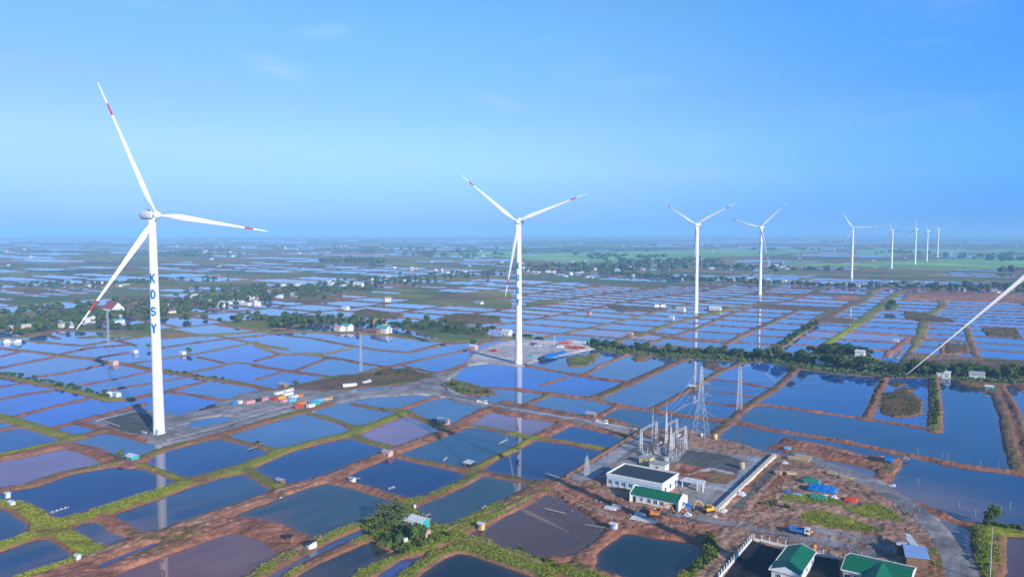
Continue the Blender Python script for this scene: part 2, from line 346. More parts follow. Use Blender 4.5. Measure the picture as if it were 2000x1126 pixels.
PG = [
('olive',[(700,1032),(745,1008),(800,990),(830,1008),(855,1030),(880,1050),(850,1074),(800,1085),(745,1070)]),
('red',[(215,906),(240,893),(285,888),(290,905),(255,915)]),
('grav',[(170,830),(215,812),(272,795),(350,812),(400,795),(440,782),(470,768),(540,760),(640,766),(700,772),(665,786),(600,800),(500,826),(430,848),(330,873),(285,862)]),
('grav',[(640,786),(640,762),(700,765),(760,758),(812,745),(850,735),(885,724),(905,718),(880,745),(858,762),(870,771),(800,772),(720,776),(680,784)]),
('road',[(858,760),(880,766),(950,782),(1000,793),(1100,812),(1175,825),(1252,838),(1252,850),(1170,838),(1100,824),(1000,807),(950,795),(880,782)]),
('brown',[(540,758),(600,749),(660,736),(720,730),(830,728),(860,735),(812,748),(745,755),(640,766)]),
('bshrub',[(712,734),(750,721),(800,720),(833,732),(750,740)]),
('pale',[(900,715),(925,690),(950,676),(1000,664),(1060,664),(1150,671),(1160,682),(1110,692),(1052,705),(1010,716),(960,710)]),
('site',[(1050,950),(1108,926),(1170,890),(1250,842),(1300,836),(1345,838),(1385,850),(1450,868),(1505,884),(1560,890),(1620,913),(1700,945),(1745,968),(1795,1004),(1838,1044),(1870,1085),(1890,1150),(1330,1150),(1375,1090),(1383,1052),(1280,1034),(1200,1024),(1130,975)]),
('red',[(1503,874),(1532,854),(1580,862),(1625,871),(1685,889),(1763,896),(1758,914),(1735,945),(1712,940),(1712,918),(1625,899),(1560,890)]),
('road',[(1545,880),(1600,898),(1650,912),(1720,938),(1790,985),(1840,1020),(1880,1070),(1905,1100),(1925,1150),(1850,1150),(1840,1080),(1790,1030),(1740,990),(1690,952),(1600,912),(1540,892)]),
('pea',[(1892,1030),(1940,1018),(1990,1036),(2060,1044),(2060,1050),(1966,1047),(1962,1150),(1918,1150),(1905,1090),(1898,1050)]),
('scrub',[(1140,668),(1200,672),(1300,684),(1400,682),(1500,694),(1570,700),(1600,683),(1690,686),(1710,705),(1760,722),(1850,726),(1920,730),(2080,728),(2080,750),(1960,752),(1880,748),(1860,738),(1740,738),(1650,732),(1570,722),(1500,708),(1400,704),(1300,699),(1200,688),(1150,680)]),
('mix',[(1860,738),(1880,744),(1960,750),(1945,770),(1920,765),(1875,750)]),
('brown',[(1965,745),(2080,745),(2080,760),(1990,765)]),
('olive',[(1105,700),(1130,693),(1160,696),(1165,705),(1140,716),(1110,716)]),('olive',[(1148,690),(1172,688),(1172,697),(1150,698)]),
('brown',[(1232,700),(1250,690),(1272,692),(1262,705),(1240,706)]),
('olive',[(865,752),(880,740),(920,748),(968,765),(972,772),(940,773),(880,768)]),
('bshrub',[(1722,768),(1740,765),(1775,764),(1802,782),(1800,808),(1775,815),(1745,815),(1720,806)]),
('bshrub',[(1742,748),(1760,746),(1772,750),(1758,755),(1742,754)]),('bshrub',[(1748,760),(1785,758),(1786,763),(1750,765)]),
('bshrub',[(1915,640),(1985,641),(1997,662),(1928,657)]),('bshrub',[(1843,672),(1888,672),(1892,690),(1845,692)]),
('brown',[(1370,708),(1400,708),(1412,718),(1398,724),(1375,716)]),
('bshrub',[(1765,608),(1800,612),(1850,622),(1865,628),(1810,628),(1768,622)]),
('scrub',[(1728,590),(1742,584),(1756,596),(1750,607),(1728,606)]),
('bshrub',[(855,622),(890,612),(975,618),(980,630),(880,634)]),('bshrub',[(690,608),(715,603),(790,614),(775,622),(700,618)]),
('scrub',[(780,640),(830,628),(900,638),(950,645),(960,665),(880,668),(820,650)]),
('scrub',[(30,650),(60,632),(110,626),(200,640),(290,630),(310,655),(200,648),(113,645),(50,660)]),
('olive',[(1030,590),(1085,583),(1100,590),(1060,598),(1025,600)]),('brown',[(1180,596),(1260,598),(1290,605),(1210,610)]),
('brown',[(1380,600),(1425,597),(1420,607),(1385,612)]),('brown',[(1610,618),(1670,622),(1665,632),(1600,630)]),
('red',[(1770,570),(2060,575),(2060,592),(1760,585)]),('red',[(1630,577),(1690,578),(1685,586),(1625,585)]),
]
FIELDS = [[(1000,499),(1150,494),(1500,485),(1600,486),(1590,491),(1450,500),(1370,502),(1340,511),(1130,512),(1010,503)],
 [(1770,512),(1830,508),(2100,500),(2100,528),(1830,526),(1700,521),(1660,514)],[(1680,489),(2100,487),(2100,492),(1700,496)],
 [(870,492),(1000,490),(1000,500),(900,498)],[(1560,514),(1640,516),(1640,520),(1560,519)]]
# surface paint over land (kind, polygon) or (kind, width, line)
PAINT = [
('mix',[(-100,668),(50,657),(113,644),(330,658),(500,648),(330,650),(50,652)]),
('dark',[(195,822),(260,806),(300,815),(292,850),(235,845)]),
('conc',[(1112,936),(1253,850),(1262,858),(1160,938),(1130,943)]),('grav',[(1160,938),(1262,856),(1335,876),(1425,890),(1500,893),(1400,1000),(1345,985),(1300,925)]),
('dark',[(1322,908),(1340,882),(1425,893),(1458,906),(1438,928),(1385,920)]),
('conc',[(1440,930),(1462,898),(1495,893),(1425,968),(1370,955),(1340,943),(1345,938),(1415,950)]),
('conc',[(1310,895),(1335,888),(1325,903),(1315,908)]),
('red',[(1290,925),(1320,905),(1400,925),(1385,945),(1330,935)]),
('asph_shade',[(1466,1060),(1535,1078),(1510,1150),(1400,1150)]),('asph_shade',[(1590,1090),(1640,1096),(1640,1150),(1570,1150)]),  # compound asphalt beside the houses, with shadow painted into its tone
('grav',5.0,[(1230,1008),(1340,1013),(1450,1032),(1520,1046),(1600,1040),(1700,1060),(1745,1080)]),
('grav',7.0,[(1545,1056),(1620,1062),(1700,1085)]),
('green',[(1528,972),(1600,968),(1650,985),(1650,993),(1560,985),(1525,980)]),
('green',[(1562,1005),(1600,1000),(1690,1024),(1720,1042),(1680,1040),(1570,1026),(1560,1015)]),
('green',[(1645,995),(1710,985),(1745,1000),(1762,1022),(1700,1016),(1655,1004)]),
('red',[(1280,1034),(1200,1024),(1130,975),(1080,950),(1160,955),(1230,1000),(1340,1018),(1420,1040),(1383,1052)]),
('red',[(1440,950),(1505,905),(1540,930),(1500,1000),(1440,1010)]),
('dark',2.6,[(1440,995),(1520,908)]),
('brown',1.4,[(1240,838),(1172,886),(1108,926)]),
('dark',1.8,[(1742,990),(1790,1020),(1838,1068)]),
('mix',[(1766,1150),(1766,1100),(1830,1075),(1845,1110),(1850,1150)]),
('grav',3.5,[(640,773),(740,765),(812,757),(860,742),(890,728),(960,712)]),
('pale',2.2,[(600,783),(700,768),(800,768),(870,776),(1000,800),(1100,816),(1240,840)]),
('pale',1.6,[(330,862),(430,836),(520,806),(620,784)]),
('pale',1.4,[(360,842),(450,818),(540,795)]),('pea',[(780,1068),(850,1055),(880,1050),(850,1074),(800,1085)]),
('road',9.0,[(1562,890),(1650,925),(1713,950),(1750,973),(1800,1008),(1838,1044),(1863,1081),(1888,1150)]),
('mix',[(1938,1045),(1975,1045),(1975,1150),(1938,1150)]),
]
PAINT += [
('track',.8,[(175,1090),(275,1054),(375,1020),(500,977),(655,927),(750,888),(826,858)]),('track',.7,[(180,1096),(280,1060),(380,1026),(505,983),(660,933)]),
('track',.9,[(870,1040),(950,1006),(1000,981),(1040,959),(1100,940)]),('track',.7,[(900,1040),(960,1013),(1010,988),(1050,966)]),
('track',1.0,[(1085,958),(1150,990),(1210,1018),(1300,1030),(1400,1040)]),('track',.7,[(1085,964),(1145,995),(1205,1022),(1295,1035)]),
('track',.8,[(130,925),(190,913),(240,905)]),('track',.7,[(455,1148),(520,1108),(583,1075),(650,1045),(700,1025)]),('track',.7,[(885,1052),(940,1061),(1000,1084),(1060,1104)]),
('dark',1.0,[(1250,1000),(1340,1018),(1450,1040),(1540,1052)]),('track',1.2,[(1460,1000),(1500,950),(1530,915)]),('track',1.0,[(1560,990),(1650,1000),(1740,1035),(1790,1070)]),
('track',.8,[(1560,862),(1650,885),(1740,905)]),('track',.7,[(1158,775),(1225,792),(1300,803),(1388,816)]),('track',.8,[(1190,918),(1220,900),(1250,880)]),
('pale',1.4,[(1345,930),(1390,918),(1430,928)]),('mix',[(1385,925),(1440,932),(1420,950),(1375,945)]),('site',[(1270,915),(1330,905),(1320,930),(1280,935)]),('pale',2.0,[(1372,953),(1420,963)]),
('dark',.8,[(560,800),(500,818),(430,840),(340,862)]),('pale',1.0,[(470,800),(400,815),(330,840)]),
('pale',2.0,[(880,735),(868,755),(885,768),(940,780)]),('dark',1.2,[(820,748),(858,745),(872,760)]),
]
# colours of the ponds, at a pixel inside each
PC = {
 'deep': (.001,.016,.12), 'navy': (.001,.024,.15), 'slate': (.035,.062,.070), 'dteal': (.010,.026,.036),
 'black': (.008,.012,.024), 'brown': (.125,.055,.035), 'purple': (.26,.125,.20), 'mauve': (.21,.085,.075),
 'mid': (.055,.110,.24), 'bright': (.004,.075,.42), 'peri': (.030,.110,.34), 'grey': (.115,.115,.145), 'gblue':(.02,.055,.12), 'rblue':(.010,.062,.22)}
SEEDS = [('deep',200,960),('navy',60,860),('navy',450,895),('navy',620,900),('deep',760,925),('deep',800,935),('gblue',890,865),
 ('deep',1070,890),('navy',1150,850),('slate',600,1000),('slate',930,975),('slate',60,1090),('gblue',20,1030),('gblue',190,1045),
 ('gblue',320,990),('gblue',400,960),('dteal',700,1085),('dteal',1270,1075),('black',910,1110),('brown',1070,1040),('brown',1990,1090),('purple',80,915),
 ('mauve',370,1090),('mauve',300,1110),('purple',1010,832),('purple',785,845),('mid',570,840),('mid',230,865),('mid',870,800),('bright',705,808),
 ('bright',1025,742),('bright',1130,755),('bright',860,712),('mid',1240,730),('mid',1260,770),('gblue',1210,810),('mid',1100,795),('mid',760,783),
 ('rblue',1600,770),('gblue',1800,870),('grey',1860,950),('grey',1640,905),('grey',1880,1045),('gblue',1950,800),('gblue',1450,850),('rblue',1990,800),
 ('mid',1280,740),('bright',560,700),('bright',540,745),('bright',60,800),('bright',120,810),('bright',380,785),('mid',1000,770),('navy',1180,855),
 ('grey',1660,915),('rblue',1430,760),('rblue',1420,780),('gblue',1850,950),('gblue',60,1095),('dteal',640,1110),('bright',560,735)]

def vnoise(x, y, seed=0):
    xi = np.floor(x).astype(np.int64); yi = np.floor(y).astype(np.int64); fx = x - xi; fy = y - yi
    fx = fx * fx * (3 - 2 * fx); fy = fy * fy * (3 - 2 * fy)
    def h(a, b):
        n = (a * 374761393 + b * 668265263 + seed * 1442695041) & 0x7fffffff
        n = ((n ^ (n >> 13)) * 1274126177) & 0x7fffffff
        return ((n ^ (n >> 16)) & 0xffff) / 65535.0
    return (h(xi, yi) * (1 - fx) + h(xi + 1, yi) * fx) * (1 - fy) + (h(xi, yi + 1) * (1 - fx) + h(xi + 1, yi + 1) * fx) * fy
def hsh(a, b, seed):
    n = (a.astype(np.int64) * 374761393 + b.astype(np.int64) * 668265263 + seed * 974634) & 0x7fffffff
    n = ((n ^ (n >> 13)) * 1274126177) & 0x7fffffff
    return ((n ^ (n >> 15)) & 0xffff) / 65535.0
def linedist(X, Y, pts):
    d = np.full(X.shape, 1e9)
    for i in range(len(pts) - 1):
        ax, ay = pts[i]; bx, by = pts[i + 1]; vx, vy = bx - ax, by - ay; l2 = vx * vx + vy * vy + 1e-9
        t = np.clip(((X - ax) * vx + (Y - ay) * vy) / l2, 0, 1)
        d = np.minimum(d, (X - ax - t * vx) ** 2 + (Y - ay - t * vy) ** 2)
    return np.sqrt(d)
def polysd(X, Y, pts):
    """signed distance, positive inside"""
    n = len(pts); ins = np.zeros(X.shape, bool)
    for i in range(n):
        x0, y0 = pts[i]; x1, y1 = pts[(i + 1) % n]
        c = ((y0 > Y) != (y1 > Y))
        with np.errstate(divide='ignore', invalid='ignore'):
            ins ^= c & (X < (x1 - x0) * (Y - y0) / (y1 - y0 + 1e-12) + x0)
    d = linedist(X, Y, np.vstack([pts, pts[:1]]))
    return np.where(ins, d, -d)

# grid: fan of rows, finest near the camera
inv = np.linspace(1 / 150.0, 1 / 26000.0, 780)
Yr = 1 / inv
tc_ = np.concatenate([np.linspace(-1.15, -.70, 34)[:-1], np.linspace(-.70, .70, 1060), np.linspace(.70, 1.15, 34)[1:]])
NR, NC = len(Yr), len(tc_)
GX = (tc_[None, :] * Yr[:, None]); GY = np.repeat(Yr[:, None], NC, 1)
pxX, pxY = PIX(GX, GY)
E = np.zeros(GX.shape); K = 1.5
best = np.full(GX.shape, -50.0); kidx = np.zeros(GX.shape, np.int8)
KN = list(KIND)
def window(pts, m):
    x0, y0 = pts.min(0) - m; x1, y1 = pts.max(0) + m
    r = np.where((Yr >= y0) & (Yr <= y1))[0]
    if not len(r): return None
    r0, r1 = r[0], r[-1] + 1
    cx = np.array([x0 / Yr[r0], x0 / Yr[r1 - 1], x1 / Yr[r0], x1 / Yr[r1 - 1]])
    c0 = max(0, np.searchsorted(tc_, cx.min()) - 1); c1 = min(NC, np.searchsorted(tc_, cx.max()) + 1)
    if c1 <= c0: return None
    return slice(r0, r1), slice(c0, c1)
wig = (vnoise(GX / 7, GY / 7, 3) - .5) * 2.2 + (vnoise(GX / 2.2, GY / 2.2, 4) - .5) * 1.1
def put(kind, s, w_):
    s = s + wig[w_] * .45
    E[w_] += np.exp(np.clip(s, -20, 8) / K)
    b = best[w_]; kk = kidx[w_]; m = s > b
    b[m] = s[m]; kk[m] = KN.index(kind)
for kind, wd, px in DK:
    pts = PV(px); ym = pts[:, 1].mean(); wd = max(wd, .5 + 1.15e-5 * ym * ym); w_ = window(pts, wd + 10)
    if w_: put(kind, wd / 2 - linedist(GX[w_], GY[w_], pts), w_)
for kind, px in PG:
    pts = PV(px); w_ = window(pts, 12)
    if w_: put(kind, polysd(GX[w_], GY[w_], pts), w_)
# open field beyond the traced part: an irregular grid of ponds
ylim = np.interp(pxX, [-900, 0, 500, 1000, 1140, 1500, 2000, 3000], [668, 664, 650, 660, 675, 697, 735, 745])
far = pxY < ylim
left = pxX < 1000
p = GX * U.x + GY * U.y; q = GX * V.x + GY * V.y
p = p + 26 * (vnoise(GX / 260, GY / 260, 8) - .5) * 2; q = q + 34 * (vnoise(GX / 330, GY / 330, 9) - .5) * 2
SC = np.select([GY > 7000, GY > 4200, GY > 2600, GY > 1500], [16.0, 9.0, 4.6, 2.0], 1.0)
q0 = q / SC; p0 = p / SC
WQ = 96.0
ji = np.floor(q0 / WQ); fq = q0 - ji * WQ
step = 36 + 34 * hsh(ji, ji * 0, 21); off = 100 * hsh(ji, ji * 0, 22)
jp = np.floor((p0 + off) / step); fp = (p0 + off) - jp * step
dq = np.minimum(fq, WQ - fq) * SC; dp = np.minimum(fp, step - fp) * SC
hc = hsh(jp, ji, 31)
wid = np.where(hsh(ji, ji * 0, 23) > .7, 11, 6.5)
mw = np.minimum(1.12e-5 * GY ** 2, 400); s1 = np.maximum(wid * np.clip(SC, 1, 1.6), mw * .8) / 2 - dq; s2 = np.maximum((4.4 + 3 * hsh(jp, ji, 5)) * np.clip(SC, 1, 1.8), mw) / 2 - dp
zone = vnoise(GX / 420, GY / 420, 14) + .35 * vnoise(GX / 120, GY / 120, 15)
pw = np.where(left, np.interp(pxY, [470, 500, 545, 575, 600, 640], [.66, .60, .56, .42, .62, .78]), np.interp(pxY, [480, 525, 545, 552, 565, 700], [.50, .32, .45, .55, .93, .95]))
land = (hc > pw) | (zone > np.where((pxY > 562) & ~left, 1.6, np.where(pxY > 600, 1.25, 1.12)))
s3 = np.where(land, 5.0, -50)
sf = np.maximum(np.maximum(s1, s2), s3) + wig * .5
pond_id = (ji * 7919 + jp).astype(np.int64)
kf = np.where(s3 > 0, np.select([hc > .93, hc > .8, hc > .62, hc > .4], [KN.index('brown'), KN.index('olive'), KN.index('scrub'), KN.index('mix')], KN.index('olive')),
     np.where(s1 > s2, np.where(hsh(ji, ji * 0, 24) > .5, KN.index('brown'), KN.index('olive')), np.where(hsh(jp, ji, 6) > .4, KN.index('brown'), KN.index('red'))))
best_t = best.copy()
E[far] += np.exp(np.clip(sf[far], -20, 8) / K)
m = far & (sf > best); best[m] = sf[m]; kidx[m] = kf[m]
for px in FIELDS:
    pts = PV(px); w_ = window(pts, 60)
    if w_:
        s = polysd(GX[w_], GY[w_], pts) + 40 + 60 * (vnoise(GX[w_] / 160, GY[w_] / 500, 77) - .5)
        mm = s > 0; E[w_] += np.where(mm, 60, 0); kk = kidx[w_]; kk[mm] = KN.index('rice'); bb = best[w_]; bb[mm] = 20
edge = GY > 9000
E[edge] += 3
S = K * np.log(E + 1e-9)
# puddle on the turbine pad and wet ground
pts = PV([(358,835),(375,822),(430,813),(452,815),(440,824),(395,833)]); w_ = window(pts, 20)
S[w_] = np.minimum(S[w_], -polysd(GX[w_], GY[w_], pts) + wig[w_])
for pl in ([(590,1092),(650,1060),(708,1036)], [(300,1062),(200,1102)], [(700,1110),(780,1075)],[(1733,736),(1752,706),(1778,672)]):
    pts = PV(pl); w_ = window(pts, 8)
    if w_: S[w_] = np.minimum(S[w_], linedist(GX[w_], GY[w_], pts) - 1.2 + wig[w_] * .3)
base = np.array([KIND[k][0] for k in KN]); cov = np.array([KIND[k][1] for k in KN]); amt = np.array([KIND[k][2] for k in KN])
pk = kidx.copy()
for it in PAINT:
    if len(it) == 2:
        pts = PV(it[1]); w_ = window(pts, 4)
        if w_ is None: continue
        s = polysd(GX[w_], GY[w_], pts)
    else:
        pts = PV(it[2]); w_ = window(pts, it[1] + 4)
        if w_ is None: continue
        s = it[1] / 2 - linedist(GX[w_], GY[w_], pts)
    s = s + wig[w_] * (.25 if it[0] in ('conc', 'asph_shade') else .6)
    kk = pk[w_]; mm = (s > 0) & (S[w_] > .3); kk[mm] = KN.index(it[0])
Cb = base[pk]; Cc = cov[pk]; A = amt[pk].copy()
big = vnoise(GX / 18, GY / 18, 40); med = vnoise(GX / 5, GY / 5, 41)
grassy = np.isin(pk, [KN.index(k) for k in ('green', 'olive', 'mix', 'scrub', 'pea', 'red', 'brown', 'bshrub')])
A = A + np.where(grassy, (big - .5) * .9 + (med - .5) * .35, 0)
edgeb = np.clip((S - .3) / 1.3, 0, 1)                      # bare mud at the waterline
A = np.where(grassy & (GY < 1400), A * edgeb, A)
mudedge = np.array((.30, .125, .070))
notroad = grassy
Cb = np.where((notroad & (S < 1.6))[..., None], Cb * .45 + mudedge * .55, Cb)
farv = .95 + .6 * vnoise(p / 70 + 9, q / 110, 47)
Cb = np.where((GY > 600)[..., None], Cb * farv[..., None], Cb); Cc = np.where((GY > 600)[..., None], Cc * (farv * (.8 + .4 * hsh(jp, ji, 66)))[..., None], Cc)
Cb = Cb * (.86 + .28 * med)[..., None]; Cb = Cb * (.85 + .3 * big)[..., None]
hard = np.isin(pk, [KN.index(k) for k in ('grav', 'road', 'pale', 'conc', 'asph_shade', 'dark')])
pu = GX * U.x + GY * U.y; qv = GX * V.x + GY * V.y
st1 = vnoise(qv / 1.1, pu / 16, 43) * .5 + vnoise(pu / 1.1, qv / 16, 44) * .5; st2 = vnoise(GX / 2.6, GY / 2.6, 45)
bare = hard | np.isin(pk, [KN.index(k) for k in ('site', 'red', 'brown')])
Cb = np.where((bare & (GY < 900))[..., None], Cb * (.52 + .62 * st1 + .36 * st2)[..., None], Cb)
damp = np.clip((vnoise(GX / 9, GY / 9, 46) - .62) * 5, 0, 1) * np.isin(pk, [KN.index(k) for k in ('site', 'red', 'grav', 'road')])
Cb = Cb * (1 - .28 * damp)[..., None]
rough_ = np.where(hard, .04, np.where(np.isin(pk, [KN.index('site'), KN.index('red')]), .32, .24))
Z = np.where(S > 0, .95 * (1 - np.exp(-np.clip(S, 0, 30) / 1.3)), np.maximum(S * .5, -1.3))
Z = Z + np.where(S > .6, rough_ * ((vnoise(GX / 1.7, GY / 1.7, 50) - .5) * 2 + 2.2 * (vnoise(GX / 6, GY / 6, 51) - .5)), 0)
Z = np.where(GY > 2600, np.where(S > 0, .9, -1.2), Z)
print('land', round(float((S > 0).mean()), 3), 'verts', NR * NC)
# --- colour of each pond
wet = S < 0
lab = np.full(GX.shape, -1, np.int64); par = []
def find(a):
    while par[a] != a: par[a] = par[par[a]]; a = par[a]
    return a
prev = []
for r in range(NR):
    row = wet[r]; dd = np.diff(np.concatenate([[0], row.astype(np.int8), [0]])); st = np.where(dd == 1)[0]; en = np.where(dd == -1)[0]
    cur = []; j = 0
    for a, b in zip(st, en):
        while j < len(prev) and prev[j][1] <= a: j += 1
        k2 = j; me_ = None
        while k2 < len(prev) and prev[k2][0] < b:
            g = find(prev[k2][2])
            if me_ is None: me_ = g
            elif g != me_: par[g] = me_
            k2 += 1
        if me_ is None: me_ = len(par); par.append(me_)
        lab[r, a:b] = me_; cur.append((a, b, me_))
    prev = cur
root = np.array([find(i) for i in range(len(par))]); lab = np.where(lab >= 0, root[np.maximum(lab, 0)], -1)
allc = np.array(list(PC.values())); cn = list(PC)
hl = hsh(lab, lab * 0 + 3, 61)
dflt = np.select([hl < .45, hl < .7, hl < .85], [cn.index('peri'), cn.index('mid'), cn.index('rblue')], cn.index('bright'))
hfar = hsh(jp, ji, 62)
dflt = np.where(far, np.select([hfar < .55, hfar < .78, hfar < .9], [cn.index('peri'), cn.index('mid'), cn.index('rblue')], cn.index('purple')), dflt)
bysd = {}
def at_px(x, y):
    g = P(x, y); r = int(np.argmin(abs(Yr - g.y))); c = int(np.argmin(abs(tc_ - g.x / g.y))); return r, c
for k, x, y in SEEDS:
    r, c = at_px(x, y)
    if lab[r, c] >= 0: bysd[int(lab[r, c])] = cn.index(k)
    else: print('seed on land', k, x, y)
for lb, ci in bysd.items(): dflt[lab == lb] = ci
WC = allc[dflt]
murk = .8 + .4 * vnoise(GX / 30 + 5, GY / 30, 70)
WC = WC * murk[..., None]
shal = np.clip(np.exp(-np.clip(-S - .3, 0, 20) / 1.1) * .8, 0, 1)[..., None]
WC = WC * (1 - shal * .75) + np.array((.16, .085, .065)) * shal * .75
# muddy streaks in the shallow pond at the front and off the access road
g = P(360, 1085); mu = np.exp(-(((GX - g.x) / 45) ** 2 + ((GY - g.y) / 40) ** 2)) * np.clip(vnoise(p / 22, q / 5, 71) * 2.2 - .7, 0, 1)
g2 = P(1790, 985); mu2 = np.exp(-(((GX - g2.x) / 28) ** 2 + ((GY - g2.y) / 26) ** 2)) * (.55 + .45 * vnoise(q / 14, p / 3, 72))
for k_, c_ in ((mu, (.24, .12, .10)), (mu2, (.25, .16, .13))):
    WC = WC * (1 - k_[..., None]) + np.array(c_) * k_[..., None]
def gridmesh(name, z, keep, attrs):
    idx = np.arange(NR * NC).reshape(NR, NC)
    a, b, c, d = idx[:-1, :-1], idx[:-1, 1:], idx[1:, 1:], idx[1:, :-1]
    f = np.stack([a, b, c, d], -1).reshape(-1, 4)
    if keep is not None: f = f[(keep[:-1, :-1] | keep[:-1, 1:] | keep[1:, 1:] | keep[1:, :-1]).reshape(-1)]
    used = np.zeros(NR * NC, bool); used[f.ravel()] = True; new = np.cumsum(used) - 1; f = new[f]
    vs = np.stack([GX, GY, z], -1).reshape(-1, 3)[used]
    me = bpy.data.meshes.new(name); me.vertices.add(len(vs)); me.vertices.foreach_set('co', vs.astype(np.float32).ravel())
    me.loops.add(len(f) * 4); me.loops.foreach_set('vertex_index', f.astype(np.int32).ravel())
    me.polygons.add(len(f)); me.polygons.foreach_set('loop_start', np.arange(0, len(f) * 4, 4, dtype=np.int32))
    me.polygons.foreach_set('use_smooth', np.ones(len(f), bool))
    for an, v in attrs.items():
        at = me.attributes.new(an, 'FLOAT_COLOR' if v.ndim == 3 else 'FLOAT', 'POINT')
        if v.ndim == 3:
            cc = np.ones((NR * NC, 4), np.float32); cc[:, :3] = v.reshape(-1, 3); at.data.foreach_set('color', cc[used].ravel())
        else: at.data.foreach_set('value', v.reshape(-1)[used].astype(np.float32))
    me.update(calc_edges=True); o = bpy.data.objects.new(name, me); COL.objects.link(o); return o
ground = gridmesh('ground', Z, None, {'soil': Cb, 'cover': Cc, 'amount': A}); tag(ground, kind='structure')
water = gridmesh('water', np.zeros(GX.shape), S < .8, {'tone': WC}); tag(water, kind='structure')
def gz(x, y):
    r = np.searchsorted(-Yr, -y); r = min(max(r, 1), NR - 1); r = r if abs(Yr[r] - y) < abs(Yr[r - 1] - y) else r - 1
    c = int(np.argmin(abs(tc_ - x / y))); return max(float(Z[r, c]), 0.0)
# ground material
m = bpy.data.materials.new('ground'); m.use_nodes = True; n = m.node_tree.nodes; k = m.node_tree.links; b = n['Principled BSDF']
b.inputs['Roughness'].default_value = .95; b.inputs['Specular IOR Level'].default_value = .1
a1 = n.new('ShaderNodeAttribute'); a1.attribute_name = 'soil'; a2 = n.new('ShaderNodeAttribute'); a2.attribute_name = 'cover'; a3 = n.new('ShaderNodeAttribute'); a3.attribute_name = 'amount'
tc = n.new('ShaderNodeTexCoord')
def noise(sc__, det=5, ro=.6):
    q_ = n.new('ShaderNodeTexNoise'); q_.inputs['Scale'].default_value = sc__; q_.inputs['Detail'].default_value = det; q_.inputs['Roughness'].default_value = ro
    k.new(tc.outputs['Object'], q_.inputs[0]); return q_
n1 = noise(.5, 8, .75); n2 = noise(1.6, 4, .7); n3 = noise(.06, 3)
ad = n.new('ShaderNodeMath'); ad.operation = 'MULTIPLY_ADD'; k.new(n1.outputs[0], ad.inputs[0]); ad.inputs[1].default_value = 2.0; ad.inputs[2].default_value = -1.0
ad2 = n.new('ShaderNodeMath'); k.new(ad.outputs[0], ad2.inputs[0]); k.new(a3.outputs['Fac'], ad2.inputs[1])
mr = n.new('ShaderNodeMapRange'); mr.inputs[1].default_value = .38; mr.inputs[2].default_value = .62; k.new(ad2.outputs[0], mr.inputs[0])
mx = n.new('ShaderNodeMix'); mx.data_type = 'RGBA'; k.new(mr.outputs[0], mx.inputs[0]); k.new(a1.outputs['Color'], mx.inputs[6]); k.new(a2.outputs['Color'], mx.inputs[7])
mr2 = n.new('ShaderNodeMapRange'); mr2.inputs[1].default_value = .3; mr2.inputs[2].default_value = .7; mr2.inputs[3].default_value = .45; mr2.inputs[4].default_value = 1.5; k.new(n2.outputs[0], mr2.inputs[0])
mm = n.new('ShaderNodeMix'); mm.data_type = 'RGBA'; mm.blend_type = 'MULTIPLY'; mm.inputs[0].default_value = .8; k.new(mx.outputs[2], mm.inputs[6]); k.new(mr2.outputs[0], mm.inputs[7])
k.new(mm.outputs[2], b.inputs['Base Color'])
bp = n.new('ShaderNodeBump'); bp.inputs['Strength'].default_value = .5; bp.inputs['Distance'].default_value = .2; k.new(n2.outputs[0], bp.inputs['Height']); k.new(bp.outputs[0], b.inputs['Normal'])
ground.data.materials.append(m)
# water material: murky body under a smooth, faintly rippled surface
m = bpy.data.materials.new('water'); m.use_nodes = True; n = m.node_tree.nodes; k = m.node_tree.links; b = n['Principled BSDF']
b.inputs['Roughness'].default_value = .012; b.inputs['IOR'].default_value = 1.36; b.inputs['Specular IOR Level'].default_value = .5
a1 = n.new('ShaderNodeAttribute'); a1.attribute_name = 'tone'; tc = n.new('ShaderNodeTexCoord')
n1 = noise(.05, 4); mr = n.new('ShaderNodeMapRange'); mr.inputs[1].default_value = .3; mr.inputs[2].default_value = .7; mr.inputs[3].default_value = .85; mr.inputs[4].default_value = 1.15; k.new(n1.outputs[0], mr.inputs[0])
mm = n.new('ShaderNodeMix'); mm.data_type = 'RGBA'; mm.blend_type = 'MULTIPLY'; mm.inputs[0].default_value = 1; k.new(a1.outputs['Color'], mm.inputs[6]); k.new(mr.outputs[0], mm.inputs[7]); k.new(mm.outputs[2], b.inputs['Base Color'])
n2 = noise(.5, 3); bp = n.new('ShaderNodeBump'); bp.inputs['Strength'].default_value = .022; bp.inputs['Distance'].default_value = .1; k.new(n2.outputs[0], bp.inputs['Height']); k.new(bp.outputs[0], b.inputs['Normal'])
water.data.materials.append(m)
# haze
hb = MB(); R_ = 24000; hb.box((0, R_ - 2000, 99), (2 * R_, 2 * R_, 206)); hz = hb.build('haze', [])
m = bpy.data.materials.new('haze'); m.use_nodes = True; n = m.node_tree.nodes; k = m.node_tree.links
for q_ in list(n):
    if q_.type != 'OUTPUT_MATERIAL': n.remove(q_)
pv = n.new('ShaderNodeVolumePrincipled'); pv.inputs['Color'].default_value = (.33, .66, 1, 1); pv.inputs['Density'].default_value = 1.4e-4; pv.inputs['Anisotropy'].default_value = -.15
k.new(pv.outputs[0], [q_ for q_ in n if q_.type == 'OUTPUT_MATERIAL'][0].inputs['Volume'])
hz.data.materials.append(m); tag(hz, 'thin blue haze over the whole plain, thickest at the horizon', 'haze', kind='stuff')
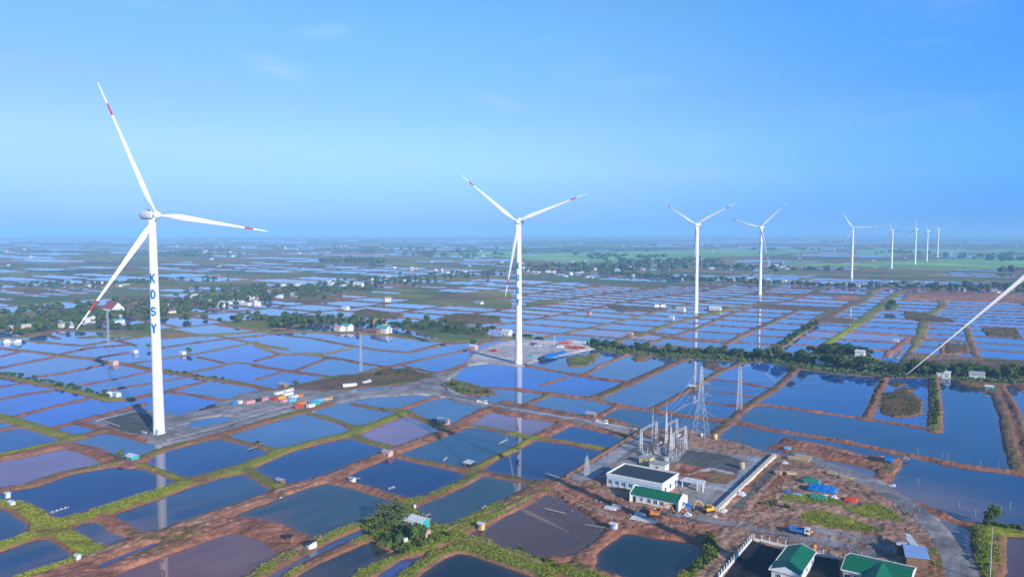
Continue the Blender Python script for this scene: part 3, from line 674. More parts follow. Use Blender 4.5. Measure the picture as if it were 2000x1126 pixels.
# ---------------------------------------------------------------- wind turbines
CAMV = Vector((0, 0, H))
def letter_strokes(ch):
    if ch == 'K': return [[(0, 0), (0, 1)], [(1, 1), (.06, .42)], [(.3, .62), (1, 0)]]
    if ch == 'Y': return [[(0, 1), (.5, .48)], [(1, 1), (.5, .48)], [(.5, .48), (.5, 0)]]
    if ch == 'O': return [[(.5 + .5 * math.cos(t * math.pi / 12), .5 + .5 * math.sin(t * math.pi / 12)) for t in range(25)]]
    pts = [(.5 + .48 * math.cos(math.radians(a)), .75 + .25 * math.sin(math.radians(a))) for a in range(20, 271, 25)]
    pts += [(.5 + .5 * math.cos(math.radians(a)), .26 + .26 * math.sin(math.radians(a))) for a in range(80, -161, -25)]
    return [pts]
def letter_mesh(ch, wid, hei, zc, ang, rad):
    """one letter, wrapped round the tower"""
    mb = MB(); sw = wid * .36
    for si, st in enumerate(letter_strokes(ch)):
        pts = []
        for (a, b), (c, d) in zip(st[:-1], st[1:]):
            k = max(1, int(math.hypot((c - a) * wid, (d - b) * hei) / .3))
            pts += [(a + (c - a) * i / k, b + (d - b) * i / k) for i in range(k)]
        pts.append(st[-1]); pts = [((x - .5) * (wid - sw), (y - .5) * (hei - sw)) for x, y in pts]
        vs = []
        for i, (x, y) in enumerate(pts):
            x0, y0 = pts[max(0, i - 1)]; x1, y1 = pts[min(len(pts) - 1, i + 1)]
            l_ = math.hypot(x1 - x0, y1 - y0) or 1; nx, ny = -(y1 - y0) / l_, (x1 - x0) / l_
            if i == 0: x -= (x1 - x0) / l_ * sw / 2; y -= (y1 - y0) / l_ * sw / 2
            if i == len(pts) - 1: x += (x1 - x0) / l_ * sw / 2; y += (y1 - y0) / l_ * sw / 2
            for s in (-.5, 0, .5):
                xx, yy = x + nx * sw * s, y + ny * sw * s; z = zc + yy; r = rad(z) + .05 + .012 * si; a = ang + xx / r
                vs.append((r * math.sin(a), -r * math.cos(a), z))
        fs = []
        for i in range(len(pts) - 1):
            for j in (0, 1): fs.append((i * 3 + j, i * 3 + j + 1, i * 3 + 3 + j + 1, i * 3 + 3 + j))
        mb.add(vs, fs)
    return mb
def blade_mesh(R, flex):
    """blade along +Z, rotor axis along -Y (upwind); materials: white, red"""
    secs = [(1.0, 1.15, 1.15), (2.6, 1.2, 1.15), (6, 2.0, .95), (10, 3.3, .75), (14, 3.75, .62), (20, 3.4, .5), (28, 2.75, .4), (36, 2.2, .31), (44, 1.7, .23), (50, 1.4, .17), (54, 1.2, .14), (60, .95, .11), (64, .8, .09), (68, .6, .07), (70.8, .36, .05), (72, .10, .03)]
    k = R / 72.0; n = 14; vs = []; fs = []; mi = []
    for r, c, t in secs:
        c = c * (.82 if r > 5 else 1)
        tw = math.radians(max(0, 16 - r * .28)) ; ybend = flex * (r / 72) ** 2.2
        for i in range(n):
            a = 2 * math.pi * i / n; x = math.cos(a) * c / 2; y = math.sin(a) * t / 2 * (1.0 if r < 5 else (1.25 - .5 * math.cos(a)))
            if r > 5: x -= c * .18
            xx = x * math.cos(tw) - y * math.sin(tw); yy = x * math.sin(tw) + y * math.cos(tw)
            vs.append((xx, yy + ybend, r * k))
    m = len(secs)
    for j in range(m - 1):
        red = j == 10 or secs[j][0] >= 70
        for i in range(n):
            fs.append((j * n + i, j * n + (i + 1) % n, (j + 1) * n + (i + 1) % n, (j + 1) * n + i)); mi.append(1 if red else 0)
    fs.append(tuple(range((m - 1) * n, m * n))); mi.append(1)
    return vs, fs, mi
BL = {}
def turbine(base, hub_z, R, naz, th, label, word=None, group='wind turbines standing across the flooded plain', near=False, rb=2.75, flex=4.0, pitch=0, redm=None):
    root = empty('wind_turbine', base, 0, label=label, cat='wind turbine', group=group)
    rt = rb * .66; zt = hub_z - 2.2
    rad = lambda z: rb + (rt - rb) * min(1, max(0, z / zt)) ** .9
    mb = MB(); prof = [(rb + .1, .55), (rb + .1, .8)]
    for i in range(25):
        z = .8 + (zt - .8) * i / 24; prof.append((rad(z), z))
    mb.lathe(prof, n=32); mb.build('tower', M_WHITE, root, True)
    if near:
        for q_ in (.25, .5, .75):
            c = MB(); z = zt * q_; c.lathe([(rad(z) - .1, z), (rad(z) + .04, z), (rad(z) + .04, z + .2), (rad(z) - .1, z + .2)], n=32); c.build('flange', M_WHITE, root)
    f = MB(); f.lathe([(0, .5), (7, .5), (7.6, .1), (7.6, -.8)], n=24); f.lathe([(0, 1.0), (3.6, 1.0), (3.6, .5)], n=24); f.build('foundation', M_CONC, root)
    d = Vector((math.sin(naz), -math.cos(naz), 0)); rz = naz
    nc = MB()
    prof = [(-3.2, 1.5, 1.55), (-2.4, 1.9, 1.9), (2, 2.0, 2.0), (7.0, 1.95, 1.95), (8.6, 1.5, 1.7), (9.0, 1.0, 1.3)]   # along +Y behind the rotor
    vs = []; n = 16
    for y, hx, hz_ in prof:
        for i in range(n):
            a = 2 * math.pi * i / n; ca, sa = math.cos(a), math.sin(a)
            vs.append((hx * math.copysign(abs(ca) ** .55, ca), y, hz_ * math.copysign(abs(sa) ** .55, sa)))
    m = len(prof); fs = [(j * n + i, j * n + (i + 1) % n, (j + 1) * n + (i + 1) % n, (j + 1) * n + i) for j in range(m - 1) for i in range(n)]
    fs += [tuple(range(n - 1, -1, -1)), tuple(range((m - 1) * n, m * n))]
    nc.add(vs, fs); o = nc.build('nacelle', M_WHITE, root, True); o.location = (0, 0, hub_z); o.rotation_euler = (0, 0, rz)
    if near:
        c = MB(); c.box((0, 4.5, 2.5), (2.2, 3.0, 1.0)); cb = c.build('cooler', M_WHITE, o)
        c = MB(); c.tube((.7, 7.2, 1.9), (.7, 7.2, 4.0), .05); c.tube((.3, 7.2, 3.6), (1.1, 7.2, 3.6), .04); c.build('wind_vane', M_STEEL, o)
        c = MB(); c.box((0, 0, 0), (.12, 1.0, 2.2)); dr = c.build('door', M_BLUEB, root); a = naz - .9
        dr.location = ((rb + .08) * math.sin(a), -(rb + .08) * math.cos(a), 2.6); dr.rotation_euler = (0, 0, a - math.pi / 2)
        c = MB()
        for i in range(8): c.box((.6 + .3 * i, 0, 1.75 - .24 * i), (.32, 1.2, .06))
        c.tube((.5, .6, 2.8), (3, .6, 1.0), .04); c.tube((.5, -.6, 2.8), (3, -.6, 1.0), .04)
        s = c.build('stair', M_STEEL, root); s.location = (rb * math.sin(a), -rb * math.cos(a), 0); s.rotation_euler = (0, 0, a - math.pi / 2)
    hb_ = MB(); hb_.lathe([(0, 2.6), (.8, 2.35), (1.5, 1.6), (1.85, .6), (1.9, -.6), (1.6, -1.4), (0, -1.4)], n=20)
    hbo = hb_.build('hub', M_WHITE, root, True); ho = Vector((0, 0, hub_z)) + d * 4.6
    hbo.location = ho; hbo.rotation_mode = 'QUATERNION'; hbo.rotation_quaternion = d.to_track_quat('Z', 'Y')
    hx = Vector((math.cos(naz), math.sin(naz), 0))
    key = (round(R), flex, redm)
    if key not in BL:
        vs, fs, mi = blade_mesh(R, flex); me = bpy.data.meshes.new('blade'); me.from_pydata(vs, [], fs)
        me.materials.append(M_WHITE); me.materials.append(redm or M_TRED); me.polygons.foreach_set('material_index', mi)
        me.polygons.foreach_set('use_smooth', [True] * len(me.polygons)); me.update(); BL[key] = me
    for i in range(3):
        a = math.radians(th + 120 * i); e = hx * math.cos(a) + Vector((0, 0, 1)) * math.sin(a); t = (-d).cross(e)
        b = bpy.data.objects.new('blade', BL[key]); COL.objects.link(b); b.parent = root
        M = Matrix((t, -d, e)).transposed() @ Matrix.Rotation(math.radians(pitch), 3, 'Z')
        b.rotation_mode = 'QUATERNION'; b.rotation_quaternion = M.to_quaternion(); b.location = ho
    if word:
        text, zs, hei, wid, ang = word
        for ch, z in zip(text, zs):
            letter_mesh(ch, wid, hei, z, ang, rad).build('letter', M_LETTER, root)
    return root
def R_(d): return math.radians(d)
def tb(px, py, dx=0):
    g = P(px, py); return Vector((g.x, g.y, 0))
def hubz(px, py, g):
    """height above g that shows at photo height py"""
    f = (563 - py) / F; y = g.y; return H + y * (f * cp - sp) / (cp + f * sp)
def tz(g, px, ys): return [hubz(px, y, g) for y in ys]
g = tb(311, 849); turbine(g, hubz(305, 420, g), 66, R_(54), -7, 'white wind turbine with blue letters on its tower, at far left on the grey pad', ('KOSY', tz(g, 300, (543, 574, 607, 640)), 4.8, 2.8, R_(5)), near=True, flex=.8)
g = tb(1013, 712); turbine(g, hubz(1014, 433, g), 58, R_(-15), 21, 'white wind turbine on the pale sandy pad beside the red containers', ('KOSY', tz(g, 1011, (519, 542, 567, 589)), 4.9, 2.8, R_(-18)), near=True, flex=-1.5)
g = tb(1359, 612); turbine(g, hubz(1362, 438, g), 54.5, R_(-34), 28, 'white wind turbine mirrored in the ponds behind the tree belt, third from the left', ('KOSY', tz(g, 1360, (486, 500, 515, 529)), 4.8, 2.8, R_(-72)))
g = tb(1484, 577); turbine(g, hubz(1488, 444, g), 57, R_(-36), 43.5, 'white wind turbine mirrored in the ponds, fourth from the left, one blade pointing up right', ('KOSY', tz(g, 1486, (481, 492, 503, 514)), 4.8, 2.8, R_(-80)))
g = tb(1663, 544); turbine(g, hubz(1666, 445, g), 50, R_(-30), 3, 'hazy white wind turbine with one blade held level to the right, fifth from the left')
g = tb(1741, 525); turbine(g, hubz(1743, 450, g), 51, R_(-55), -5, 'small hazy white wind turbine, the first to the right of the fifth one')
g = tb(1787, 517); turbine(g, hubz(1789, 448, g), 50, R_(-50), 90, 'small hazy white wind turbine with one blade straight up, at the green rice field')
g = tb(1810, 511); turbine(g, hubz(1812, 451, g), 48, R_(-60), 95, 'faint white wind turbine between the last two on the right, blades seen almost edge-on')
g = tb(1831, 503); turbine(g, hubz(1833, 447, g), 50, R_(-50), 30, 'farthest hazy white wind turbine with two blades spread upward, rightmost of the row')
turbine(Vector((121, 152, .3)), 110, 55.5, R_(-30), 228, 'large wind turbine outside the right edge, only one long white blade reaching into the picture', near=True, rb=2.3, flex=.6, pitch=-70, redm=M_WHITE)

# ---------------------------------------------------------------- lattice towers and masts
def lattice(mb, base_w, top_w, z0, z1, n, leg=.12, br=.06, cx=0, cy_=0):
    def c(z):
        w_ = base_w + (top_w - base_w) * (z - z0) / (z1 - z0); w_ /= 2
        return [Vector((cx + w_, cy_ + w_, z)), Vector((cx - w_, cy_ + w_, z)), Vector((cx - w_, cy_ - w_, z)), Vector((cx + w_, cy_ - w_, z))]
    prev_ = c(z0)
    for i in range(1, n + 1):
        q = 1 - (1 - i / n) ** 1.25 if base_w > top_w * 1.6 else i / n
        cur_ = c(z0 + (z1 - z0) * q)
        for j in range(4):
            mb.tube(prev_[j], cur_[j], leg, n=4, cap=False)
            mb.tube(cur_[j], cur_[(j + 1) % 4], br, n=3, cap=False)
            a, b_ = (j, (j + 1) % 4)
            mb.tube(prev_[a], cur_[b_], br, n=3, cap=False); mb.tube(prev_[b_], cur_[a], br, n=3, cap=False)
        prev_ = cur_
def pylon(px, py, top, wpx, label, arms=((.93, 3.4), (.78, 4.6), (.63, 5.6)), rz=AU):
    g = tb(px, py); h = hubz(px, top, g); root = empty('transmission_tower', g, rz, label=label, cat='pylon')
    mb = MB(); wd = wpx * g.y / F
    lattice(mb, wd, wd * .30, .3, h * .55, 6, .11, .045); lattice(mb, wd * .30, .7, h * .55, h, 8, .09, .04)
    mb.build('mast', M_STEEL, root)
    tips = []
    for q, L_ in arms:
        a = MB()
        for s in (-1, 1):
            z = h * q; tip = Vector((0, s * L_, z))
            for xx in (-.5, .5):
                a.tube((xx, s * .5, z), tip, .09, n=4); a.tube((xx, s * .5, z + 1.3), tip, .07, n=4)
            a.tube((-.5, s * L_ * .5, z + .1), (.5, s * L_ * .5, z + .1), .05, n=3)
        a.build('crossarm', M_STEEL, root)
        for s in (-1, 1):
            i_ = MB()
            for k in range(6): i_.tube((0, s * L_, h * q - .2 - .25 * k), (0, s * L_, h * q - .32 - .25 * k), .16, .1, n=6)
            i_.build('insulator', M_PORC, root); tips.append(root.matrix_basis @ Vector((0, s * L_, h * q - 1.7)))
    for s in ((1, 1), (1, -1), (-1, 1), (-1, -1)):
        f = MB(); f.box((s[0] * wd / 2, s[1] * wd / 2, .2), (1.2, 1.2, .9)); f.build('footing', M_CONC, root)
    return root, h, [root.location + Matrix.Rotation(rz, 3, 'Z') @ Vector((0, s * L_, h * q - 1.7)) for q, L_ in arms for s in (-1, 1)]
pyl, ph, ptips = pylon(1368, 862, 716, 31, 'tall grey lattice pylon with three crossarms behind the substation')
def mast(px, py, top, wpx, label, n=16, guyed=True, cat='lattice mast'):
    g = tb(px, py); g.z = gz(g.x, g.y); h = hubz(px, top, g) - g.z; wd = max(wpx * g.y / F, .5)
    root = empty('lattice_mast', g, AU, label=label, cat=cat)
    mb = MB(); lattice(mb, wd, wd * .5, 0, h, n, .05 + wd * .03, .035 + wd * .01); mb.build('mast', M_STEEL, root)
    if guyed:
        y = MB()
        for k in range(3):
            a = k * 2.094 + .4
            for q in (.5, .92): y.tube((0, 0, h * q), (math.cos(a) * h * .3, math.sin(a) * h * .3, .1), .035, n=3)
        y.build('guy_wire', M_STEEL, root)
    c = MB(); c.box((0, 0, h + .4), (.5, .5, .8)); c.tube((0, 0, h), (0, 0, h + 2.2), .06); c.build('beacon', M_STEEL, root)
    return root
mast(705, 725, 655, 4.2, 'thin guyed lattice mast rising between the ponds left of the centre')
mast(212, 672, 606, 4.0, 'thin guyed lattice mast rising from the pond dike in front of the red temple roof')
mast(1444, 802, 716, 9, 'slim grey lattice mast on the red dike, right of the tall pylon', n=11, guyed=False)
mast(1146, 934, 893, 9, 'short light grey lattice mast at the left corner of the substation', n=6, guyed=False)
mast(1083, 680, 655, 3, 'short thin mast behind the red containers', n=8, guyed=False)

# ---------------------------------------------------------------- substation yard
SUBO = P(1252, 888)
def gantry(o, Lg, h, label):
    root = empty('steel_gantry', o, AU, label=label, cat='gantry', group='steel gantries of the substation')
    for x in (0, Lg):
        c = MB(); lattice(c, 1.3, .7, 0, h, 8, .1, .05, cx=x); c.build('column', M_STEEL, root)
    b_ = MB(); n = int(Lg / 1.2)
    for i in range(n):
        x0 = Lg * i / n; x1 = Lg * (i + 1) / n
        for yy, zz in ((-.35, 0), (.35, 0), (-.35, .7), (.35, .7)): b_.tube((x0, yy, h - .7 + zz), (x1, yy, h - .7 + zz), .08, n=4, cap=False)
        b_.tube((x0, -.35, h - .7), (x1, -.35, h), .05, n=3); b_.tube((x0, .35, h), (x1, .35, h - .7), .05, n=3)
    b_.build('beam', M_STEEL, root)
    for x in (Lg * .2, Lg * .5, Lg * .8):
        i_ = MB()
        for k in range(7): i_.tube((x, 0, h - .8 - .28 * k), (x, 0, h - .94 - .28 * k), .17, .1, n=6)
        i_.build('insulator', M_PORC, root)
    return root
zb = .9
def off(o, du, dv, z=None):
    q = Vector(o) + U * du + V * dv; q.z = zb if z is None else z; return q
gantry(off(SUBO, 0, 0), 17, 11, 'leftmost steel gantry of the substation, its beam rising toward the lightning mast')
gantry(off(SUBO, 2, 14.5), 15, 11, 'right steel gantry of the substation in front of the pylon')
gantry(off(SUBO, 22, 3), 13, 9, 'lower steel gantry at the back of the substation yard')
def lightning(px, py, top, label):
    g = P(px, py, zb); h = hubz(px, top, g) - zb; root = empty('lightning_mast', g, AU, label=label, cat='lightning mast', group='lightning masts of the substation')
    mb = MB(); lattice(mb, 1.1, .4, 0, h * .7, 12, .09, .05); mb.build('mast', M_STEEL, root)
    r_ = MB(); r_.tube((0, 0, h * .7), (0, 0, h), .13, .05); r_.build('rod', M_STEEL, root)
lightning(1275, 868, 785, 'leftmost lightning mast of the substation'); lightning(1301, 876, 775, 'tallest lightning mast of the substation, in the middle'); lightning(1310, 893, 806, 'lightning mast in front of the others, standing nearest the transformer')
def breaker(root_only=False):
    root = empty('circuit_breaker', (0, 0, 0))
    f = MB(); f.box((0, 0, 1.2), (.25, .25, 2.4)); f.box((0, 0, 2.45), (.5, 2.2, .2)); f.box((.4, 0, 1.2), (.5, .7, .9)); f.build('stand', M_STEEL, root)
    for y in (-.9, 0, .9):
        i_ = MB()
        for k in range(8): i_.tube((0, y, 2.6 + .24 * k), (0, y, 2.72 + .24 * k), .2, .12, n=8)
        i_.tube((0, y, 4.5), (0, y, 4.75), .22); i_.build('insulator', M_PORC, root)
    return root
bp_ = breaker(); T_ = proto(bp_); n_ = 0
for i in range(5):
    for j in range(5):
        if (i, j) in ((0, 2), (1, 2), (0, 3), (4, 4)): continue
        q = off(SUBO, -3 + i * 4.4, 2.5 + j * 3.4)
        o = bp_ if n_ == 0 else dup(T_, q, AU)
        o.location = q; o.rotation_euler = (0, 0, AU); n_ += 1
        tag(o, 'grey circuit breaker on a steel stand among the rows inside the substation yard', 'circuit breaker', 'circuit breakers in the substation yard')
def transformer(q, label):
    root = empty('transformer', q, AU, label=label, cat='transformer')
    b_ = MB(); b_.box((0, 0, 2.0), (5.0, 2.6, 3.0)); b_.box((0, 0, .3), (5.6, 3.4, .5)); b_.build('tank', M_STEEL, root)
    for s in (-1, 1):
        r_ = MB()
        for k in range(9): r_.box((-2 + k * .5, s * 2.0, 2.0), (.12, 1.1, 2.6))
        r_.build('radiator', M_STEEL, root)
    c = MB(); c.tube((-1.8, .6, 4.3), (1.8, .6, 4.3), .55, n=12); c.build('conservator', M_WALL, root)
    for k in range(3):
        i_ = MB(); i_.tube((-1.5 + 1.5 * k, -.7, 3.5), (-1.5 + 1.5 * k, -.9, 5.2), .25, .1, n=8); i_.build('bushing', M_PORC, root)
transformer(P(1290, 884, zb), 'grey power transformer with radiator fins in the middle of the substation yard')
transformer(P(1327, 868, zb), 'grey power transformer with radiator fins behind the right gantry')
def wires(ends, label, name='power_line'):
    mb = MB()
    for a, b_, sag in ends:
        n = 14; prev_ = Vector(a)
        for i in range(1, n + 1):
            t = i / n; q = Vector(a).lerp(Vector(b_), t); q.z -= sag * 4 * t * (1 - t); mb.tube(prev_, q, .022, n=3, cap=False); prev_ = q
    return tag(mb.build(name, M_STEEL), label, 'power line')
gl = [off(SUBO, 3 + 5 * k, 0, 11) for k in range(3)]; gr = [off(SUBO, 4 + 5 * k, 14.5, 11) for k in range(3)]
wires([(ptips[i * 2], gr[i], 1.5) for i in range(3)], 'power line from the tall pylon down to the right gantry of the substation')
wires([(ptips[i * 2 + 1], gl[i], 2.0) for i in range(3)], 'power line from the tall pylon to the left gantry of the substation')
wires([(gl[i], gr[i], .7) for i in range(3)], 'busbar wires strung between the two gantries', 'busbar')
far_end = P(1720, 772)
wires([(ptips[i], Vector((far_end.x + i * 2.5, far_end.y - i, 22)), 6) for i in range(6)], 'power line running from the tall pylon to the right across the big ponds')

# ---------------------------------------------------------------- buildings
def rect_house(o, ax, L_, D_, h, wallm, name, label, cat, base=0.9, group=None):
    root = empty(name, Vector((o.x, o.y, base)), math.atan2(ax.y, ax.x), label=label, cat=cat, group=group)
    b_ = MB(); b_.box((L_ / 2, D_ / 2, h / 2 - .3), (L_, D_, h + .6)); b_.build('wall', wallm, root)
    return root
def win(root, x, y, z, w_, h_, face='f', frame=True, m=None):
    """window on the front (y=0, f), back (b), right (r) or left (l) wall"""
    f = MB(); p_ = MB(); t = .08
    if face in 'fb':
        s = -1 if face == 'f' else 1
        p_.box((x, y + s * .03, z), (w_, .05, h_))
        for a, b_, c, d in ((0, h_ / 2 + t / 2, w_ + 2 * t, t), (0, -h_ / 2 - t / 2, w_ + 2 * t, t)): f.box((x + a, y + s * .06, z + b_), (c, .12, d))
        for a in (-1, 1): f.box((x + a * (w_ / 2 + t / 2), y + s * .06, z), (t, .12, h_))
        f.box((x, y + s * .07, z), (.06, .08, h_))
    else:
        s = 1 if face == 'r' else -1
        p_.box((x + s * .03, y, z), (.05, w_, h_))
        for b_ in (-1, 1): f.box((x + s * .06, y, z + b_ * (h_ / 2 + t / 2)), (.12, w_ + 2 * t, t)); f.box((x + s * .06, y + b_ * (w_ / 2 + t / 2), z), (.12, t, h_))
    fo = f.build('window', M_WALL, root); p_.build('pane', m or M_GLASS, fo); return fo
# control building: white and pale blue walls, dark flat roof inside a white parapet
A_ = P(1185, 947, .9); B_ = P(1290, 971, .9); Lb = (B_ - A_).length; hgt = hubz(1185, 926, A_) - .9
cb_ = rect_house(A_, V, Lb, 16, hgt, M_WALL, 'control_building', 'long white and pale blue control building with a dark flat roof', 'building')
s_ = MB(); s_.box((Lb / 2, 8, hgt + .12), (Lb - .7, 15.3, .18)); s_.build('roof', M_DARK, cb_)
s_ = MB()
for c, z in (((Lb / 2, 0, hgt + .3), (Lb + .5, .4, .9)), ((Lb / 2, 16, hgt + .3), (Lb + .5, .4, .9)), ((0, 8, hgt + .3), (.4, 15.5, .9)), ((Lb, 8, hgt + .3), (.4, 15.5, .9))): s_.box(c, z)
s_.build('parapet', M_WALL, cb_)
s_ = MB(); s_.box((Lb / 2, -.06, hgt * .72), (Lb - .3, .1, .8)); s_.build('blue_band', M_BLUEW, cb_)
for k in range(8):
    x = Lb * (k + .5) / 8
    s_ = MB(); s_.box((x + 1.25, -.1, hgt * .32), (.9, .16, hgt * .6)); s_.build('panel', M_BLUEW, cb_)
    win(cb_, x, 0, hgt * .42, 1.3, 1.3)
for k in range(3): win(cb_, Lb, 3 + 5 * k, hgt * .45, 1.6, 1.6, 'r')
s_ = MB(); s_.box((Lb + .05, 13.6, 1.1), (.1, 1.4, 2.2)); s_.build('door', M_BLUEB, cb_)
# small block with a roof hatch behind it
q = P(1268, 917, .9); o = rect_house(q, V, 7, 4.5, 3.2, M_WALL, 'pump_house', 'small white flat-roofed block behind the control building', 'building')
s_ = MB(); s_.box((3.5, 2.25, 3.1), (7.5, 5, .25)); s_.build('roof', M_CONC, o); win(o, 3.5, 0, 1.7, 1.2, 1)
q = P(1248, 905, .9); o = rect_house(q, V, 5, 4, 3, M_YELLOWW, 'pump_house', 'small yellow flat-roofed block between the gantries and the control building', 'building')
s_ = MB(); s_.box((2.5, 2, 3.0), (5.5, 4.5, .25)); s_.build('roof', M_CONC, o); win(o, 2.5, 0, 1.7, 1.2, 1)
# guard building with green roof
A_ = P(1233, 978, .9); B_ = P(1322, 1000, .9); Lg_ = (B_ - A_).length; Dg = 7.0; hg = 3.6
gb_ = rect_house(A_, V, Lg_, Dg, hg, M_WALL, 'service_building', 'long low white and aqua building with a green roof', 'building')
s_ = MB(); s_.slab([(-.2, -.9, hg - .15), (Lg_ - .1, -.9, hg - .15), (Lg_ - .1, Dg / 2, hg + 1.5), (-.2, Dg / 2, hg + 1.5)], .12); s_.slab([(-.2, Dg + .7, hg - .1), (-.2, Dg / 2, hg + 1.5), (Lg_ - .1, Dg / 2, hg + 1.5), (Lg_ - .1, Dg + .7, hg - .1)], .12); s_.build('roof', M_GREENR, gb_)
for x in (-.35, Lg_ + .1):
    s_ = MB(); s_.prism([(0, 0)] * 3, 0, 0) if 0 else None
    pts_ = [(x, -.9, 0), (x, Dg + .7, 0), (x, Dg + .7, hg + .1), (x, Dg / 2, hg + 2.0), (x, -.9, hg + .1)]
    vs = pts_ + [(a + .3, b, c) for a, b, c in pts_]
    s_.add(vs, [(4, 3, 2, 1, 0), (5, 6, 7, 8, 9)] + [(i, (i + 1) % 5, 5 + (i + 1) % 5, 5 + i) for i in range(5)]); s_.build('gable', M_WALL, gb_)
M_AQUA = mat('aqua_paint', (.36, .66, .74), .8, .06, .7)
s_ = MB(); s_.box((Lg_ / 2 - .1, -.05, 2.95), (Lg_ - .9, .1, 1.0)); s_.build('aqua_band', M_AQUA, gb_)
for k, x in enumerate((1.3, 4.2, 7.2, 9.7, 12.2)):
    if k == 0: s_ = MB(); s_.box((x, -.05, 1.1), (1.0, .1, 2.2)); s_.build('door', M_DARK, gb_)
    else: win(gb_, x, 0, 1.55, 1.3 if k > 1 else .9, 1.4)
s_ = MB(); s_.box((Lg_ - 2.0, -.05, 1.1), (2.0, .1, 2.2)); s_.build('door', M_DARK, gb_)
win(gb_, Lg_ + .4, 3.2, 1.7, 1.5, 1.2, 'r')
# small open canopy right of the control building
q = P(1330, 952, .9); o = empty('entrance_canopy', Vector((q.x, q.y, .9)), AV, label='small white flat canopy between the control building and the yard road', cat='canopy')
s_ = MB(); s_.box((4, 2.5, 2.9), (8.5, 5.2, .25)); s_.build('roof', M_WALL, o)
for x in (.4, 7.6):
    for y in (.4, 4.6): s_ = MB(); s_.box((x, y, 1.4), (.3, .3, 2.8)); s_.build('post', M_WALL, o)
q = P(1362, 958, .9); o = empty('gate_arch', Vector((q.x, q.y, .9)), AV, label='pale slanted concrete gate frame beside the yard road', cat='gate')
s_ = MB(); s_.box((0, 0, 1.6), (.4, .5, 3.2)); s_.build('pillar', M_WALL, o); s_ = MB(); s_.box((2.2, 0, 1.6), (.4, .5, 3.2)); s_.build('pillar', M_WALL, o); s_ = MB(); s_.box((1.1, 0, 3.35), (3.2, .6, .3)); s_.build('lintel', M_WALL, o)
# yard wall
def wall(pts, h, th, m, name, label, cat='wall', cap=None, step=None, base=.8, pm=None, ph_=.4):
    root = empty(name, Vector((pts[0].x, pts[0].y, base)), 0, label=label, cat=cat)
    for a, b_ in zip(pts[:-1], pts[1:]):
        a = Vector((a.x, a.y, 0)) - Vector((pts[0].x, pts[0].y, 0)); b_ = Vector((b_.x, b_.y, 0)) - Vector((pts[0].x, pts[0].y, 0)); d = b_ - a; rz = math.atan2(d.y, d.x)
        s_ = MB(); c = (a + b_) / 2; s_.box((c.x, c.y, h / 2 - .3), (d.length - .02, th, h + .6), rz); s_.build('wall_panel', m, root)
        if cap: s_ = MB(); s_.box((c.x, c.y, h + .08), (d.length - .02, th + .25, .14), rz); s_.build('coping', cap, root)
        if step:
            n = max(1, int(d.length / step))
            for i in range(n + 1):
                q = a.lerp(b_, i / n); s_ = MB(); s_.box((q.x, q.y, (h + ph_) / 2 - .2), (th + .22, th + .22, h + ph_ + .4), rz); s_.build('pillar', pm or m, root)
    return root
wall([P(1402, 1002), P(1512, 896)], 1.3, 1.3, M_CREAM, 'boundary_wall', 'long cream boundary wall on the right side of the substation', cap=M_CREAM, step=6, ph_=.25)
wall([P(1106, 936), P(1170, 896), P(1250, 847)], 1.2, .3, M_BROWNW, 'retaining_wall', 'low dark retaining wall along the left edge of the substation yard')
wall([P(1336, 873), P(1425, 890), P(1462, 898)], .45, .3, M_CONC, 'kerb', 'pale concrete kerb at the back of the substation yard', 'kerb')
wall([P(188, 824), P(262, 806)], .25, .9, M_CONC, 'kerb', 'long pale kerb on the far edge of the first turbine pad', 'kerb')
wall([P(200, 823), P(233, 835)], .25, .9, M_CONC, 'kerb', 'short pale kerb on the left edge of the first turbine pad', 'kerb')
# fence of white posts round the two green-roofed houses
def post_fence(pts, label):
    root = empty('post_fence', Vector((pts[0].x, pts[0].y, .9)), 0, label=label, cat='fence'); z0 = pts[0]
    for a, b_ in zip(pts[:-1], pts[1:]):
        a = Vector((a.x - z0.x, a.y - z0.y, 0)); b_ = Vector((b_.x - z0.x, b_.y - z0.y, 0)); d = b_ - a; rz = math.atan2(d.y, d.x)
        s_ = MB(); c = (a + b_) / 2; s_.box((c.x, c.y, .35), (d.length, .28, .9), rz); s_.build('low_wall', M_WALL, root)
        n = max(1, int(d.length / 2.3))
        for i in range(n + 1): q = a.lerp(b_, i / n); s_ = MB(); s_.box((q.x, q.y, 1.2), (.24, .24, 2.0), rz); s_.build('post', M_WALL, root)
post_fence([P(1404, 1136), P(1468, 1060)], 'row of white posts on a low wall, running from the bottom edge to the corner')
post_fence([P(1472, 1059), P(1534, 1073)], 'short row of four white posts behind the left green-roofed house')
post_fence([P(1592, 1087), P(1640, 1098)], 'short row of white posts between the two green-roofed houses')
# green-roofed white house A: ridge along U
hz_ = 3.7
LF = P(1503, 1110, hz_ + .9); RF = P(1562, 1124, hz_ + .9); LBk = P(1532, 1063, hz_ + .9)
Wd = (RF - LF).length; Dd = (LBk - LF).length
ho_ = empty('green_roof_house', Vector((LF.x, LF.y, .9)), AV, label='white house with a green gable roof, the left one at the bottom edge', cat='house')
s_ = MB(); s_.box((Wd / 2, Dd / 2, hz_ / 2 - .4), (Wd - .9, Dd - .9, hz_ + .6)); s_.build('wall', M_WALL, ho_)
rg = 1.5
s_ = MB(); s_.slab([(0, 0, hz_), (Wd / 2, 0, hz_ + rg), (Wd / 2, Dd, hz_ + rg), (0, Dd, hz_)], .1); s_.slab([(Wd / 2, 0, hz_ + rg), (Wd, 0, hz_), (Wd, Dd, hz_), (Wd / 2, Dd, hz_ + rg)], .1); ro_ = s_.build('roof', M_GREENR, ho_)
s_ = MB()
for x in (-.12, Wd + .12): s_.box((x, Dd / 2, hz_ - .05), (.22, Dd + .4, .4))
s_.build('gutter', M_WALL, ro_)
